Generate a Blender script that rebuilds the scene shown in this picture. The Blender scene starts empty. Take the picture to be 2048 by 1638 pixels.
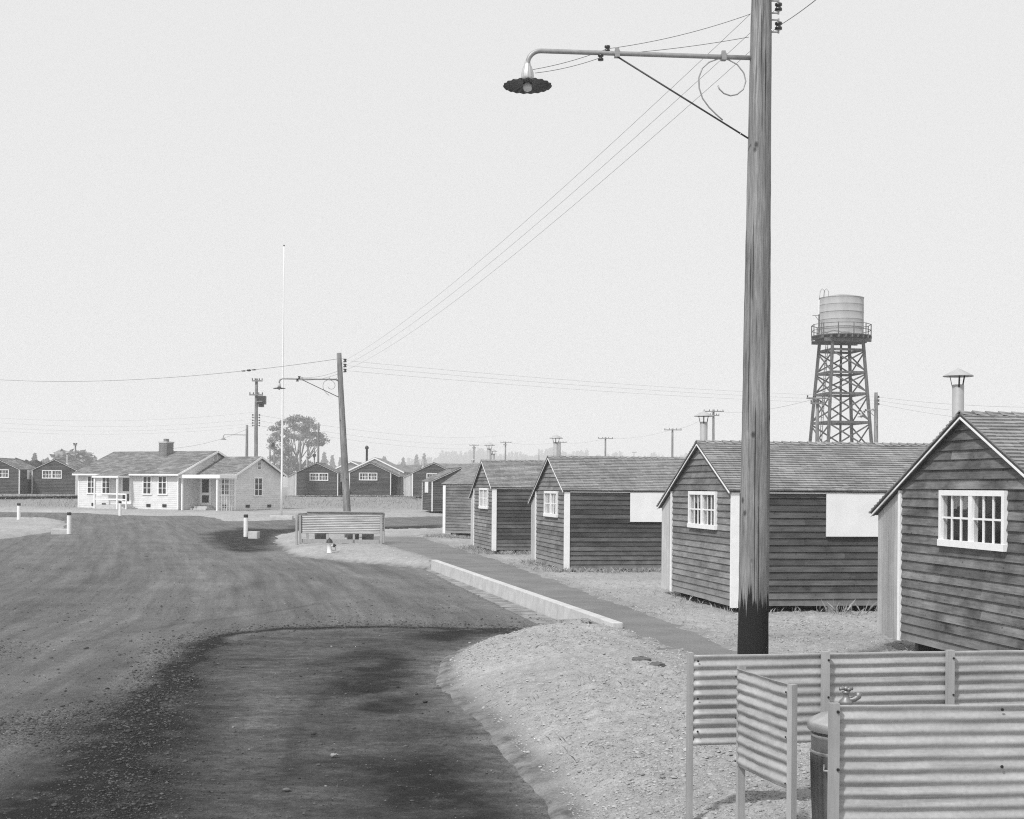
import bpy, math, random
import numpy as np
from mathutils import Matrix, Vector

rng = random.Random(7)
nrg = np.random.default_rng(11)
scene = bpy.context.scene
C = scene.collection
PI = math.pi

# ------------------------------------------------------------------ camera
F, YH, ROLL, H = 2762.75, 974.6, 0.0079, 2.3
cam_data = bpy.data.cameras.new("camera")
cam_data.sensor_width = 36.0
cam_data.lens = 36.0 * F / 2048.0
cam_data.shift_y = (YH - 819.0) / 2048.0
cam_data.clip_start = 0.1
cam_data.clip_end = 9000.0
cam = bpy.data.objects.new("camera", cam_data)
cam.matrix_world = Matrix.Translation((0, 0, H)) @ Matrix.Rotation(PI / 2, 4, 'X') @ Matrix.Rotation(ROLL, 4, 'Z')
C.objects.link(cam)
scene.camera = cam

# ------------------------------------------------------------------ sky and sun (hazy daylight, grey film)
SUN_EL = math.radians(50.0)
SUN_AZ = math.radians(38.0)          # to the left of the direction behind the camera
sun_from = Vector((-math.sin(SUN_AZ) * math.cos(SUN_EL), -math.cos(SUN_AZ) * math.cos(SUN_EL), math.sin(SUN_EL)))
world = bpy.data.worlds.new("World")
scene.world = world
world.use_nodes = True
wn, wl = world.node_tree.nodes, world.node_tree.links
wn.clear()
sky = wn.new('ShaderNodeTexSky')
sky.sky_type = 'NISHITA'
sky.sun_disc = False
sky.sun_elevation = SUN_EL
sky.sun_rotation = math.atan2(sun_from.x, sun_from.y)
sky.dust_density = 4.0
bw = wn.new('ShaderNodeRGBToBW')
veil = wn.new('ShaderNodeMix')
veil.data_type = 'FLOAT'
veil.inputs[0].default_value = 0.86
veil.inputs[3].default_value = 8.95
bg = wn.new('ShaderNodeBackground')
bg.inputs[1].default_value = 0.1
wo = wn.new('ShaderNodeOutputWorld')
wl.new(sky.outputs[0], bw.inputs[0])
wl.new(bw.outputs[0], veil.inputs[2])
wl.new(veil.outputs[0], bg.inputs[0])
wl.new(bg.outputs[0], wo.inputs[0])

sd = bpy.data.lights.new("sun", 'SUN')
sd.energy = 3.4
sd.angle = math.radians(4.0)
sd.color = (1, 1, 1)
sun = bpy.data.objects.new("sun", sd)
sun.rotation_euler = sun_from.to_track_quat('Z', 'Y').to_euler()
sun.location = (-30, -10, 60)
C.objects.link(sun)

vs = scene.view_settings
vs.view_transform = 'Standard'
vs.look = 'None'
vs.exposure = 0.0
vs.gamma = 1.0
scene.cycles.max_bounces = 8
scene.cycles.volume_bounces = 1
scene.cycles.transparent_max_bounces = 12
scene.cycles.use_denoising = False
scene.cycles.filter_width = 1.15


# ------------------------------------------------------------------ helpers
def at(px, py, Y):
    """world point at depth Y seen at a photo pixel"""
    dx, dy = px - 1024.0, py - YH
    c, s = math.cos(ROLL), math.sin(ROLL)
    a, b = dx * c + dy * s, -dx * s + dy * c
    return Vector((a * Y / F, Y, H - b * Y / F))


def on(px, py, z=-0.25):
    """world point on the level z seen at a photo pixel"""
    dx, dy = px - 1024.0, py - YH
    c, s = math.cos(ROLL), math.sin(ROLL)
    a, b = dx * c + dy * s, -dx * s + dy * c
    Y = F * (H - z) / b
    return Vector((a * Y / F, Y, z))


class MB:
    """collects shapes for ONE mesh object"""
    def __init__(self, fmap=None):
        self.v, self.f, self.m = [], [], fmap

    def add(self, vs_, fs):
        b = len(self.v)
        self.v += [self.m(*p) if self.m else tuple(p) for p in vs_]
        self.f += [tuple(i + b for i in q) for q in fs]

    def hexa(self, p):
        """8 points: bottom 0-3, top 4-7"""
        self.add(p, [(3, 2, 1, 0), (4, 5, 6, 7), (0, 1, 5, 4), (1, 2, 6, 5), (2, 3, 7, 6), (3, 0, 4, 7)])

    def box(self, x0, x1, y0, y1, z0, z1):
        self.hexa([(x0, y0, z0), (x1, y0, z0), (x1, y1, z0), (x0, y1, z0), (x0, y0, z1), (x1, y0, z1), (x1, y1, z1), (x0, y1, z1)])

    def prism(self, poly, axis, a, b):
        """polygon (two coords) extruded along axis from a to b"""
        def mk(p, t):
            return {'x': (t, p[0], p[1]), 'y': (p[0], t, p[1]), 'z': (p[0], p[1], t)}[axis]
        n = len(poly)
        self.add([mk(p, a) for p in poly] + [mk(p, b) for p in poly],
                 [tuple(range(n - 1, -1, -1)), tuple(range(n, 2 * n))] + [(i, (i + 1) % n, n + (i + 1) % n, n + i) for i in range(n)])

    def beam(self, p, q, w, h=None, up=(0, 0, 1)):
        """square bar from p to q"""
        h = h or w
        p, q = Vector(p), Vector(q)
        d = (q - p).normalized()
        u = Vector(up)
        if abs(d.dot(u)) > 0.98:
            u = Vector((0, 1, 0))
        s = d.cross(u).normalized()
        t = s.cross(d).normalized()
        s, t = s * w / 2, t * h / 2
        self.hexa([p - s - t, p + s - t, p + s + t, p - s + t, q - s - t, q + s - t, q + s + t, q - s + t])

    def tube(self, pts, r, n=8, caps=True):
        """round tube through points, r number or list"""
        pts = [Vector(p) for p in pts]
        rs = r if isinstance(r, (list, tuple)) else [r] * len(pts)
        ring = []
        ref = None
        for i, p in enumerate(pts):
            d = (pts[min(i + 1, len(pts) - 1)] - pts[max(i - 1, 0)]).normalized()
            if ref is None:
                ref = Vector((1, 0, 0)) if abs(d.x) < 0.9 else Vector((0, 1, 0))
            s = (ref - d * ref.dot(d)).normalized()
            ref = s
            t = d.cross(s)
            ring.append([p + (s * math.cos(2 * PI * k / n) + t * math.sin(2 * PI * k / n)) * rs[i] for k in range(n)])
        vv = [p for g in ring for p in g]
        ff = []
        for i in range(len(pts) - 1):
            for k in range(n):
                k2 = (k + 1) % n
                ff.append((i * n + k, i * n + k2, (i + 1) * n + k2, (i + 1) * n + k))
        if caps:
            ff.append(tuple(range(n - 1, -1, -1)))
            ff.append(tuple((len(pts) - 1) * n + k for k in range(n)))
        self.add(vv, ff)

    def lathe(self, prof, n=20, cx=0, cy=0, wave=None):
        """profile [(r, z)] round the z axis"""
        vv, ff = [], []
        for j, (r, z) in enumerate(prof):
            for k in range(n):
                a = 2 * PI * k / n
                rr, zz = r, z
                if wave:
                    rr, zz = wave(j, a, r, z)
                vv.append((cx + rr * math.cos(a), cy + rr * math.sin(a), zz))
        for j in range(len(prof) - 1):
            for k in range(n):
                k2 = (k + 1) % n
                ff.append((j * n + k, j * n + k2, (j + 1) * n + k2, (j + 1) * n + k))
        self.add(vv, ff)

    def build(self, name, mat, parent=None, smooth=False, label=None, kind=None):
        me = bpy.data.meshes.new(name)
        me.from_pydata([tuple(p) for p in self.v], [], self.f)
        return link(name, me, mat, parent, smooth, label, kind)


def link(name, me, mat, parent=None, smooth=False, label=None, kind=None):
    if mat is not None:
        me.materials.append(mat)
    if smooth:
        me.polygons.foreach_set("use_smooth", [True] * len(me.polygons))
    me.update()
    o = bpy.data.objects.new(name, me)
    C.objects.link(o)
    if parent is not None:
        o.parent = parent
    if label:
        o["label"] = label
    if kind:
        o["kind"] = kind
    return o


def np_mesh(name, V, Fq, mat, parent=None, kind=None, smooth=False):
    """mesh from numpy verts (n,3) and equal sized faces (m,k)"""
    me = bpy.data.meshes.new(name)
    n, m, k = len(V), len(Fq), Fq.shape[1]
    me.vertices.add(n)
    me.vertices.foreach_set("co", np.asarray(V, np.float32).ravel())
    me.loops.add(m * k)
    me.loops.foreach_set("vertex_index", np.asarray(Fq, np.int32).ravel())
    me.polygons.add(m)
    me.polygons.foreach_set("loop_start", np.arange(0, m * k, k, dtype=np.int32))
    me.polygons.foreach_set("loop_total", np.full(m, k, np.int32))
    me.update(calc_edges=True)
    me.validate()
    return link(name, me, mat, parent, smooth, None, kind)


def thing(name, label, cat, loc=(0, 0, 0), rz=0.0, group=None):
    o = bpy.data.objects.new(name, None)
    o.empty_display_size = 0.2
    o.location = loc
    o.rotation_euler = (0, 0, rz)
    C.objects.link(o)
    return tag(o, label, cat, group)


def tag(o, label, cat, group=None):
    o["label"] = label
    o["category"] = cat
    if group:
        o["group"] = group
    return o


# ------------------------------------------------------------------ materials
MATS = {}


class Mat:
    def __init__(self, name):
        self.m = bpy.data.materials.new(name)
        self.m.use_nodes = True
        self.t = self.m.node_tree
        self.n, self.l = self.t.nodes, self.t.links
        self.b = self.n["Principled BSDF"]
        MATS[name] = self.m

    def node(self, typ, **kw):
        x = self.n.new(typ)
        for k, v in kw.items():
            setattr(x, k, v)
        return x

    def co(self, scale=(1, 1, 1), offset_random=False, src='Object'):
        tc = self.node('ShaderNodeTexCoord')
        mp = self.node('ShaderNodeMapping')
        mp.inputs['Scale'].default_value = scale
        self.l.new(tc.outputs[src], mp.inputs[0])
        if offset_random:
            oi = self.node('ShaderNodeObjectInfo')
            k = self.math('MULTIPLY', oi.outputs['Random'], 37.0)
            self.l.new(k, mp.inputs['Location'])
        return mp.outputs[0]

    def noise(self, vec, scale=1.0, detail=4.0, rough=0.55):
        x = self.node('ShaderNodeTexNoise')
        x.inputs['Scale'].default_value = scale
        x.inputs['Detail'].default_value = detail
        x.inputs['Roughness'].default_value = rough
        if vec is not None:
            self.l.new(vec, x.inputs['Vector'])
        return x.outputs[0]

    def ramp(self, val, p0, p1, a, b):
        x = self.node('ShaderNodeMapRange')
        x.clamp = True
        for i, v in ((1, p0), (2, p1), (3, a), (4, b)):
            x.inputs[i].default_value = v
        self.l.new(val, x.inputs[0])
        return x.outputs[0]

    def math(self, op, a, b=None, clamp=False):
        x = self.node('ShaderNodeMath', operation=op)
        x.use_clamp = clamp
        for i, v in enumerate((a, b)):
            if v is None:
                continue
            if isinstance(v, (int, float)):
                x.inputs[i].default_value = v
            else:
                self.l.new(v, x.inputs[i])
        return x.outputs[0]

    def mix(self, fac, a, b):
        x = self.node('ShaderNodeMix')
        x.data_type = 'FLOAT'
        for i, v in ((0, fac), (2, a), (3, b)):
            if isinstance(v, (int, float)):
                x.inputs[i].default_value = v
            else:
                self.l.new(v, x.inputs[i])
        return x.outputs[0]

    def attr(self, name):
        x = self.node('ShaderNodeAttribute', attribute_name=name)
        return x.outputs['Fac']

    def rand(self):
        """one random value for each piece"""
        oi = self.node('ShaderNodeObjectInfo')
        ge = self.node('ShaderNodeNewGeometry')
        s = self.math('ADD', oi.outputs['Random'], ge.outputs['Random Per Island'])
        return self.math('FRACT', s)

    def color(self, v):
        if isinstance(v, (int, float)):
            self.b.inputs['Base Color'].default_value = (v, v, v, 1)
        else:
            x = self.node('ShaderNodeCombineColor')
            for i in range(3):
                self.l.new(v, x.inputs[i])
            self.l.new(x.outputs[0], self.b.inputs['Base Color'])
        return self

    def set(self, rough=0.85, metal=0.0, spec=0.3):
        self.b.inputs['Roughness'].default_value = rough
        self.b.inputs['Metallic'].default_value = metal
        self.b.inputs['Specular IOR Level'].default_value = spec
        return self

    def bump(self, h, strength=0.5, dist=0.01):
        x = self.node('ShaderNodeBump')
        x.inputs['Strength'].default_value = strength
        x.inputs['Distance'].default_value = dist
        self.l.new(h, x.inputs['Height'])
        self.l.new(x.outputs[0], self.b.inputs['Normal'])
        return self


def plain(name, v, rough=0.8, metal=0.0, spec=0.3, var=0.12, scale=6.0):
    a = Mat(name)
    n = a.noise(a.co(), scale, 5)
    a.color(a.ramp(n, 0.3, 0.7, v * (1 - var), v * (1 + var))).set(rough, metal, spec)
    return a.m


def wood(name, v, grain=(3, 3, 45), var=0.35, piece=0.35, stain=0.5, dust=None, rough=0.85, knots=True):
    a = Mat(name)
    g = a.noise(a.co(grain, True), 1.0, 6, 0.65)
    big = a.noise(a.co((1.3, 1.3, 2.2), True), 1.0, 4, 0.6)
    c = a.ramp(g, 0.25, 0.75, v * (1 - var), v * (1 + var))
    c = a.math('MULTIPLY', c, a.ramp(a.rand(), 0, 1, 1 - piece, 1 + piece))
    c = a.math('MULTIPLY', c, a.ramp(big, 0.3, 0.68, 1 - stain, 1 + stain * 0.45))
    if knots:
        vo = a.node('ShaderNodeTexVoronoi')
        vo.inputs['Scale'].default_value = 4.5
        a.l.new(a.co((1, 1, 1.6), True), vo.inputs['Vector'])
        c = a.math('MULTIPLY', c, a.ramp(vo.outputs['Distance'], 0.06, 0.13, 0.5, 1.0))
    if dust:
        tc = a.node('ShaderNodeTexCoord')
        sp = a.node('ShaderNodeSeparateXYZ')
        a.l.new(tc.outputs['Object'], sp.inputs[0])
        zz = a.math('ADD', sp.outputs[2], a.ramp(a.noise(a.co((4, 4, 4)), 1, 4), 0.2, 0.8, -0.2, 0.2))
        c = a.mix(a.ramp(zz, 0.1, 0.5, 0.6, 0.0), c, dust)
    a.color(c).set(rough, 0, 0.2).bump(g, 0.5, 0.004)
    return a.m


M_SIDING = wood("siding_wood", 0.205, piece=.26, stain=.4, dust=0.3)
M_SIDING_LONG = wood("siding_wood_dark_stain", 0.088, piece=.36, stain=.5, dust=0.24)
M_SIDING_DARK = wood("siding_wood_weathered", 0.165, piece=.24, stain=0.7, dust=0.26)
M_SIDING_FAR = wood("siding_wood_plain", 0.085, piece=0.22, stain=0.3, knots=False)
M_PLANK = wood("plank_wood", 0.5, grain=(30, 30, 1.2), var=0.18, piece=0.12, stain=0.15, knots=False)
M_CORE = plain("inner_boarding", 0.06)
M_SHINGLE = wood("shingle_wood", 0.27, grain=(30, 2, 2), var=0.22, piece=0.16, stain=0.25, knots=False)
M_SHINGLE_FAR = wood("shingle_wood_far", 0.2, grain=(5, 5, 12), var=0.3, piece=0.3, stain=0.35, knots=False)
M_EDGE = wood("roof_edge_wood", 0.12, grain=(8, 8, 8), var=0.2, piece=0.1, knots=False)
M_WHITE = plain("white_paint", 0.82, 0.6, var=0.05, scale=9)
M_BOARD = plain("white_board", 0.78, 0.7, var=0.07, scale=1.6)
M_CREAM = None
M_BLACK = plain("black_paint", 0.02, 0.5)
M_IRON = plain("dark_iron", 0.05, 0.5, 0.3)
M_CERAMIC = plain("insulator_glaze", 0.025, 0.25, spec=0.6)
M_STEELPAINT = plain("grey_paint_pipe", 0.3, 0.45, 0.3, var=0.15, scale=14)
M_WIRE = plain("wire_metal", 0.05, 0.6)
M_CONCRETE = None
M_BRICK = plain("brick_clay", 0.2, 0.9, var=0.3, scale=3)
M_MORTAR = plain("mortar", 0.3, 0.9)


def mk_cream():
    a = Mat("pale_house_paint")
    n = a.noise(a.co((1, 1, 2)), 1.5, 5)
    a.color(a.ramp(n, 0.3, 0.7, 0.6, 0.74)).set(0.65)
    return a.m


def mk_concrete():
    a = Mat("concrete")
    n = a.noise(a.co(), 3.0, 8, 0.65)
    n2 = a.noise(a.co((1, 1, 1)), 40.0, 3)
    c = a.math('MULTIPLY', a.ramp(n, 0.3, 0.7, 0.42, 0.6), a.ramp(n2, 0.3, 0.7, 0.9, 1.06))
    a.color(c).set(0.9).bump(n2, 0.4, 0.004)
    return a.m


def mk_tin():
    a = Mat("galvanised_corrugated_sheet")
    n = a.noise(a.co((2, 2, 9)), 1.0, 6, 0.6)
    n2 = a.noise(a.co((40, 40, 40)), 1.0, 3)
    st = a.noise(a.co((0.7, 0.7, 14)), 1.0, 5, 0.7)
    c = a.math('MULTIPLY', a.ramp(n, 0.3, 0.7, 0.31, 0.46), a.ramp(n2, 0.3, 0.7, 0.9, 1.07))
    c = a.math('MULTIPLY', c, a.ramp(st, 0.5, 0.7, 1.0, 0.62))
    a.color(c).set(0.55, 0.15, 0.4)
    return a.m


def mk_bin():
    a = Mat("galvanised_bin")
    n = a.noise(a.co((5, 5, 2)), 1.5, 5)
    a.color(a.ramp(n, 0.3, 0.7, 0.3, 0.5)).set(0.42, 0.45, 0.5)
    return a.m


def mk_tank():
    a = Mat("tank_steel")
    n = a.noise(a.co((2, 2, 0.5)), 1.2, 5)
    c = a.math('MULTIPLY', a.ramp(n, 0.3, 0.7, 0.29, 0.35), a.ramp(a.rand(), 0, 1, 0.96, 1.03))
    a.color(c).set(0.7, 0.0)
    return a.m


def mk_pole(name, v, creosote=False):
    a = Mat(name)
    g = a.noise(a.co((24, 24, 0.8), True), 1.0, 8, 0.74)
    g2 = a.noise(a.co((85, 85, 3.0), True), 1.0, 5, 0.7)
    g5 = a.noise(a.co((5, 5, 0.9), True), 1.0, 5, 0.65)
    c = a.math('MULTIPLY', a.ramp(g, 0.3, 0.7, v * 0.5, v * 1.45), a.ramp(g2, 0.3, 0.7, 0.62, 1.2))
    c = a.math('MULTIPLY', c, a.ramp(g5, 0.35, 0.65, 0.72, 1.22))
    vo = a.node('ShaderNodeTexVoronoi')
    vo.inputs['Scale'].default_value = 3.0
    a.l.new(a.co((1.6, 1.6, 1.0), True), vo.inputs['Vector'])
    c = a.math('MULTIPLY', c, a.ramp(vo.outputs['Distance'], 0.07, 0.16, 0.3, 1.0))
    ck = a.noise(a.co((38, 38, 0.3), True), 1.0, 3, 0.5)
    c = a.math('MULTIPLY', c, a.ramp(ck, 0.36, 0.4, 0.25, 1.0))
    if creosote:
        tc = a.node('ShaderNodeTexCoord')
        sp = a.node('ShaderNodeSeparateXYZ')
        a.l.new(tc.outputs['Object'], sp.inputs[0])
        zz = a.math('ADD', sp.outputs[2], a.ramp(a.noise(a.co((22, 22, 0.35)), 1, 4, 0.7), 0.25, 0.75, -0.34, 0.34))
        c = a.mix(a.ramp(zz, 0.98, 1.06, 1.0, 0.0), c, 0.016)
    a.color(c).set(0.85, 0, 0.2).bump(a.math('ADD', g, g2), 0.8, 0.01)
    return a.m


def mk_glass():
    m = bpy.data.materials.new("window_glass")
    m.use_nodes = True
    n, l = m.node_tree.nodes, m.node_tree.links
    n.clear()
    o = n.new('ShaderNodeOutputMaterial')
    mx = n.new('ShaderNodeMixShader')
    lw = n.new('ShaderNodeLayerWeight')
    pw = n.new('ShaderNodeMath')
    pw.operation = 'POWER'
    pw.inputs[1].default_value = 5.0
    l.new(lw.outputs['Facing'], pw.inputs[0])
    fr = n.new('ShaderNodeMath')
    fr.operation = 'ADD'
    fr.inputs[1].default_value = 0.05
    l.new(pw.outputs[0], fr.inputs[0])
    tr = n.new('ShaderNodeBsdfTransparent')
    tr.inputs[0].default_value = (0.85, 0.85, 0.85, 1)
    gl = n.new('ShaderNodeBsdfGlossy')
    gl.inputs['Roughness'].default_value = 0.04
    l.new(fr.outputs[0], mx.inputs[0])
    l.new(tr.outputs[0], mx.inputs[1])
    l.new(gl.outputs[0], mx.inputs[2])
    l.new(mx.outputs[0], o.inputs[0])
    return m


M_DIRTY = plain('dusty_concrete', .22, .95, var=.5, scale=2.6)
M_CREAM = mk_cream()
M_CONCRETE = mk_concrete()
M_TIN = mk_tin()
M_BIN = mk_bin()
M_BIN_BODY = plain('dull_bin_metal', .2, .45, .4, var=.2)
M_TANK = mk_tank()
M_POLE = mk_pole("pole_wood", 0.26)
M_POLE_NEAR = mk_pole("pole_wood_creosoted", 0.25, True)
M_TIMBER = mk_pole("tower_timber", 0.14)
M_GLASS = mk_glass()
M_CURTAIN = plain("curtain_cloth", 0.55, 0.9)
M_POST = wood("post_wood", 0.36, grain=(25, 25, 1.5), var=0.15, piece=0.1, stain=0.15, knots=False)
M_STOVE = plain("stovepipe_metal", 0.42, 0.55, 0.15, var=0.1)
M_BRASS = plain("tap_metal", 0.25, 0.5, 0.5)
M_LAMPHOOD = plain("lamp_enamel", 0.045, 0.35, spec=0.5)
M_LAMPNECK = plain("lamp_casting", 0.5, 0.4, 0.4)
M_BULB = plain("lamp_bulb", 0.6, 0.2, spec=0.5)


def mk_soil():
    a = Mat("dry_soil")
    p = a.co()
    n1 = a.noise(p, 0.35, 5, 0.6)
    n2 = a.noise(p, 6.0, 8, 0.7)
    n3 = a.noise(p, 45.0, 5, 0.7)
    c = a.math('MULTIPLY', a.ramp(n1, 0.3, 0.7, 0.32, 0.43), a.ramp(n2, 0.3, 0.7, 0.74, 1.18))
    c = a.math('MULTIPLY', c, a.ramp(n3, 0.3, 0.7, 0.66, 1.2))
    gr = a.attr("field")
    gcol = a.math('MULTIPLY', a.ramp(n2, 0.3, 0.7, 0.19, 0.3), a.ramp(n3, 0.3, 0.7, 0.7, 1.3))
    c = a.mix(a.math('MULTIPLY', gr, a.ramp(n1, 0.3, 0.6, 0.55, 1.0)), c, gcol)
    n4 = a.noise(p, 3.0, 8, 0.75)
    c = a.mix(a.math('MULTIPLY', a.attr("spill"), a.ramp(n4, 0.38, 0.6, 0.0, 1.1), True), c, 0.17)
    c = a.mix(a.math('MULTIPLY', a.attr("toe"), a.ramp(n4, 0.35, 0.6, 0.1, 1.1), True), c, 0.09)
    h = a.math('ADD', a.math('MULTIPLY', n2, 1.0), a.math('MULTIPLY', n3, 0.45))
    a.color(c).set(0.95, 0, 0.1).bump(h, 0.8, 0.04)
    return a.m


def mk_road():
    a = Mat("oiled_gravel")
    p = a.co()
    n1 = a.noise(p, 0.5, 6, 0.65)
    n2 = a.noise(p, 7.0, 8, 0.75)
    n3 = a.noise(p, 55.0, 5, 0.75)
    # wheel tracks run along the road
    cx = a.node('ShaderNodeCombineXYZ')
    a.l.new(a.math('MULTIPLY', a.attr("lane"), 2.6), cx.inputs[0])
    a.l.new(a.math('MULTIPLY', a.attr("along"), 0.12), cx.inputs[1])
    tr = a.noise(cx.outputs[0], 1.0, 7, 0.72)
    c = a.math('MULTIPLY', a.ramp(n1, 0.3, 0.7, 0.115, 0.155), a.ramp(tr, 0.3, 0.7, 0.66, 1.38))
    # foreground of oiled earth, smeared by wheels
    cy = a.node('ShaderNodeMapping')
    tc = a.node('ShaderNodeTexCoord')
    cy.inputs['Rotation'].default_value = (0, 0, -0.9)
    cy.inputs['Scale'].default_value = (0.75, 1.7, 1)
    a.l.new(tc.outputs['Object'], cy.inputs[0])
    sm = a.noise(cy.outputs[0], 1.0, 9, 0.74)
    oil = a.math('MULTIPLY', a.ramp(sm, 0.34, 0.64, 0.038, 0.12), a.ramp(n2, 0.32, 0.68, 0.7, 1.3))
    c = a.mix(a.attr("patch"), c, oil)
    sp = a.noise(p, 2.6, 9, 0.78)
    c = a.math('MULTIPLY', c, a.attr("track"))
    tar = a.math('MULTIPLY', a.attr("tar"), a.ramp(sp, 0.32, 0.54, 0.45, 1.35), True)
    c = a.mix(tar, c, 0.018)  # tar, plus the painted shadow of the step at the patch's edge
    dust = a.math('MULTIPLY', a.attr("dust"), a.ramp(sp, 0.38, 0.62, 1.15, 0.1), True)
    c = a.mix(dust, c, 0.25)
    vo = a.node('ShaderNodeTexVoronoi')
    vo.inputs['Scale'].default_value = 42.0
    a.l.new(p, vo.inputs['Vector'])
    gv = a.attr("gravel")
    cell = a.node('ShaderNodeSeparateColor')
    a.l.new(vo.outputs['Color'], cell.inputs[0])
    c = a.math('MULTIPLY', c, a.mix(gv, 1.0, a.ramp(cell.outputs[0], 0, 1, 0.45, 1.6)))
    c = a.math('MULTIPLY', c, a.ramp(n3, 0.3, 0.7, 0.55, 1.45))
    c = a.math('MULTIPLY', c, a.ramp(n2, 0.3, 0.7, 0.8, 1.2))
    h = a.math('ADD', a.math('MULTIPLY', n2, 0.8), a.math('MULTIPLY', n3, 0.6))
    h = a.math('SUBTRACT', h, a.math('MULTIPLY', a.math('MULTIPLY', gv, vo.outputs['Distance']), 0.9))
    a.color(c).set(0.9, 0, 0.15).bump(h, 1.0, 0.035)
    return a.m


def mk_path():
    a = Mat("cinder_path")
    p = a.co()
    n1 = a.noise(p, 0.8, 5, 0.6)
    n3 = a.noise(p, 40.0, 5, 0.7)
    c = a.math('MULTIPLY', a.ramp(n1, 0.3, 0.7, 0.16, 0.23), a.ramp(n3, 0.3, 0.7, 0.7, 1.25))
    a.color(c).set(0.95, 0, 0.1).bump(n3, 0.7, 0.02)
    return a.m


def leaf(name, v, rough=0.8, sp=.5):
    a = Mat(name)
    a.color(a.ramp(a.rand(), 0, 1, v * (1 - sp), v * (1 + sp))).set(rough, 0, 0.2)
    return a.m


M_SOIL, M_ROAD, M_PATH = mk_soil(), mk_road(), mk_path()
M_CLOD = leaf("soil_clod", 0.33, 0.95, .3)
M_STONE = leaf("dark_gravel", 0.07, 0.9, .6)
M_STONE_PALE = leaf("pale_gravel", 0.22, 0.9)
M_GRASS = leaf("dry_grass", 0.34, .9, .3)
M_FIELDGRASS = leaf("field_grass", 0.3, .9, .35)
M_LEAF = leaf("tree_leaf", 0.075)
M_LEAF_PALE = leaf("pale_tree_leaf", 0.19)
M_NEEDLE = leaf("conifer_needle", 0.05)
M_BARK = plain("bark", 0.09, 0.9, var=0.3)


# ------------------------------------------------------------------ terrain
def sstep(x, a, b):
    t = np.clip((x - a) / (b - a), 0, 1)
    return t * t * (3 - 2 * t)


def base_h(Y):
    return np.interp(Y, [0, 45, 65, 85, 102, 112, 120, 131, 200, 400, 900, 4000], [0, 0, .08, .26, .42, .55, .9, 1.28, 1.45, 1.5, 1.5, 1.5])


def road_h(X, Y):
    return np.interp(Y, [0, 38, 55, 70, 110, 4000], [-.25, -.25, -.16, -.06, .36, .36])


_perm = nrg.random((256, 256))


def vnoise(x, y):
    xi, yi = np.floor(x).astype(int), np.floor(y).astype(int)
    fx, fy = x - xi, y - yi
    fx, fy = fx * fx * (3 - 2 * fx), fy * fy * (3 - 2 * fy)
    g = lambda a, b: _perm[a & 255, b & 255]
    return (g(xi, yi) * (1 - fx) + g(xi + 1, yi) * fx) * (1 - fy) + (g(xi, yi + 1) * (1 - fx) + g(xi + 1, yi + 1) * fx) * fy - 0.5


def fbm(x, y, o=4):
    s, a = 0, 1.0
    for i in range(o):
        s = s + a * vnoise(x + 17.3 * i, y + 5.1 * i)
        x, y, a = x * 2.03, y * 2.03, a * 0.5
    return s


def sdist(poly, X, Y):
    """signed distance, negative inside"""
    P = np.array([(p[0], p[1]) for p in poly], float)
    d = np.full(X.shape, 1e18)
    ins = np.zeros(X.shape, bool)
    for i in range(len(P)):
        a, b = P[i], P[(i + 1) % len(P)]
        ex, ey = b - a
        t = np.clip(((X - a[0]) * ex + (Y - a[1]) * ey) / (ex * ex + ey * ey + 1e-12), 0, 1)
        d = np.minimum(d, (X - a[0] - t * ex) ** 2 + (Y - a[1] - t * ey) ** 2)
        c = (a[1] > Y) != (b[1] > Y)
        with np.errstate(divide='ignore', invalid='ignore'):
            xc = (b[0] - a[0]) * (Y - a[1]) / (b[1] - a[1]) + a[0]
        ins ^= c & (X < xc)
    d = np.sqrt(d)
    return np.where(ins, -d, d)


def pdist(line, X, Y):
    """distance to an open line, and length along it"""
    d = np.full(X.shape, 1e18)
    al = np.zeros(X.shape)
    sg = np.zeros(X.shape)
    L = 0
    for i in range(len(line) - 1):
        a, b = line[i], line[i + 1]
        ex, ey = b[0] - a[0], b[1] - a[1]
        ln = math.hypot(ex, ey)
        t = np.clip(((X - a[0]) * ex + (Y - a[1]) * ey) / (ln * ln), 0, 1)
        dd = (X - a[0] - t * ex) ** 2 + (Y - a[1] - t * ey) ** 2
        k = dd < d
        d = np.where(k, dd, d)
        al = np.where(k, L + t * ln, al)
        sg = np.where(k, np.sign((X - a[0]) * ey - (Y - a[1]) * ex), sg)
        L += ln
    return np.sqrt(d) * sg, al


KERB_A, KERB_B = Vector((-2.47, 42.1, 0)), Vector((1.64, 22.9, 0))
kd = (KERB_B - KERB_A).normalized()
kn = Vector((-kd.y, kd.x, 0))            # away from the road
if kn.x < 0:
    kn = -kn

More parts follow.
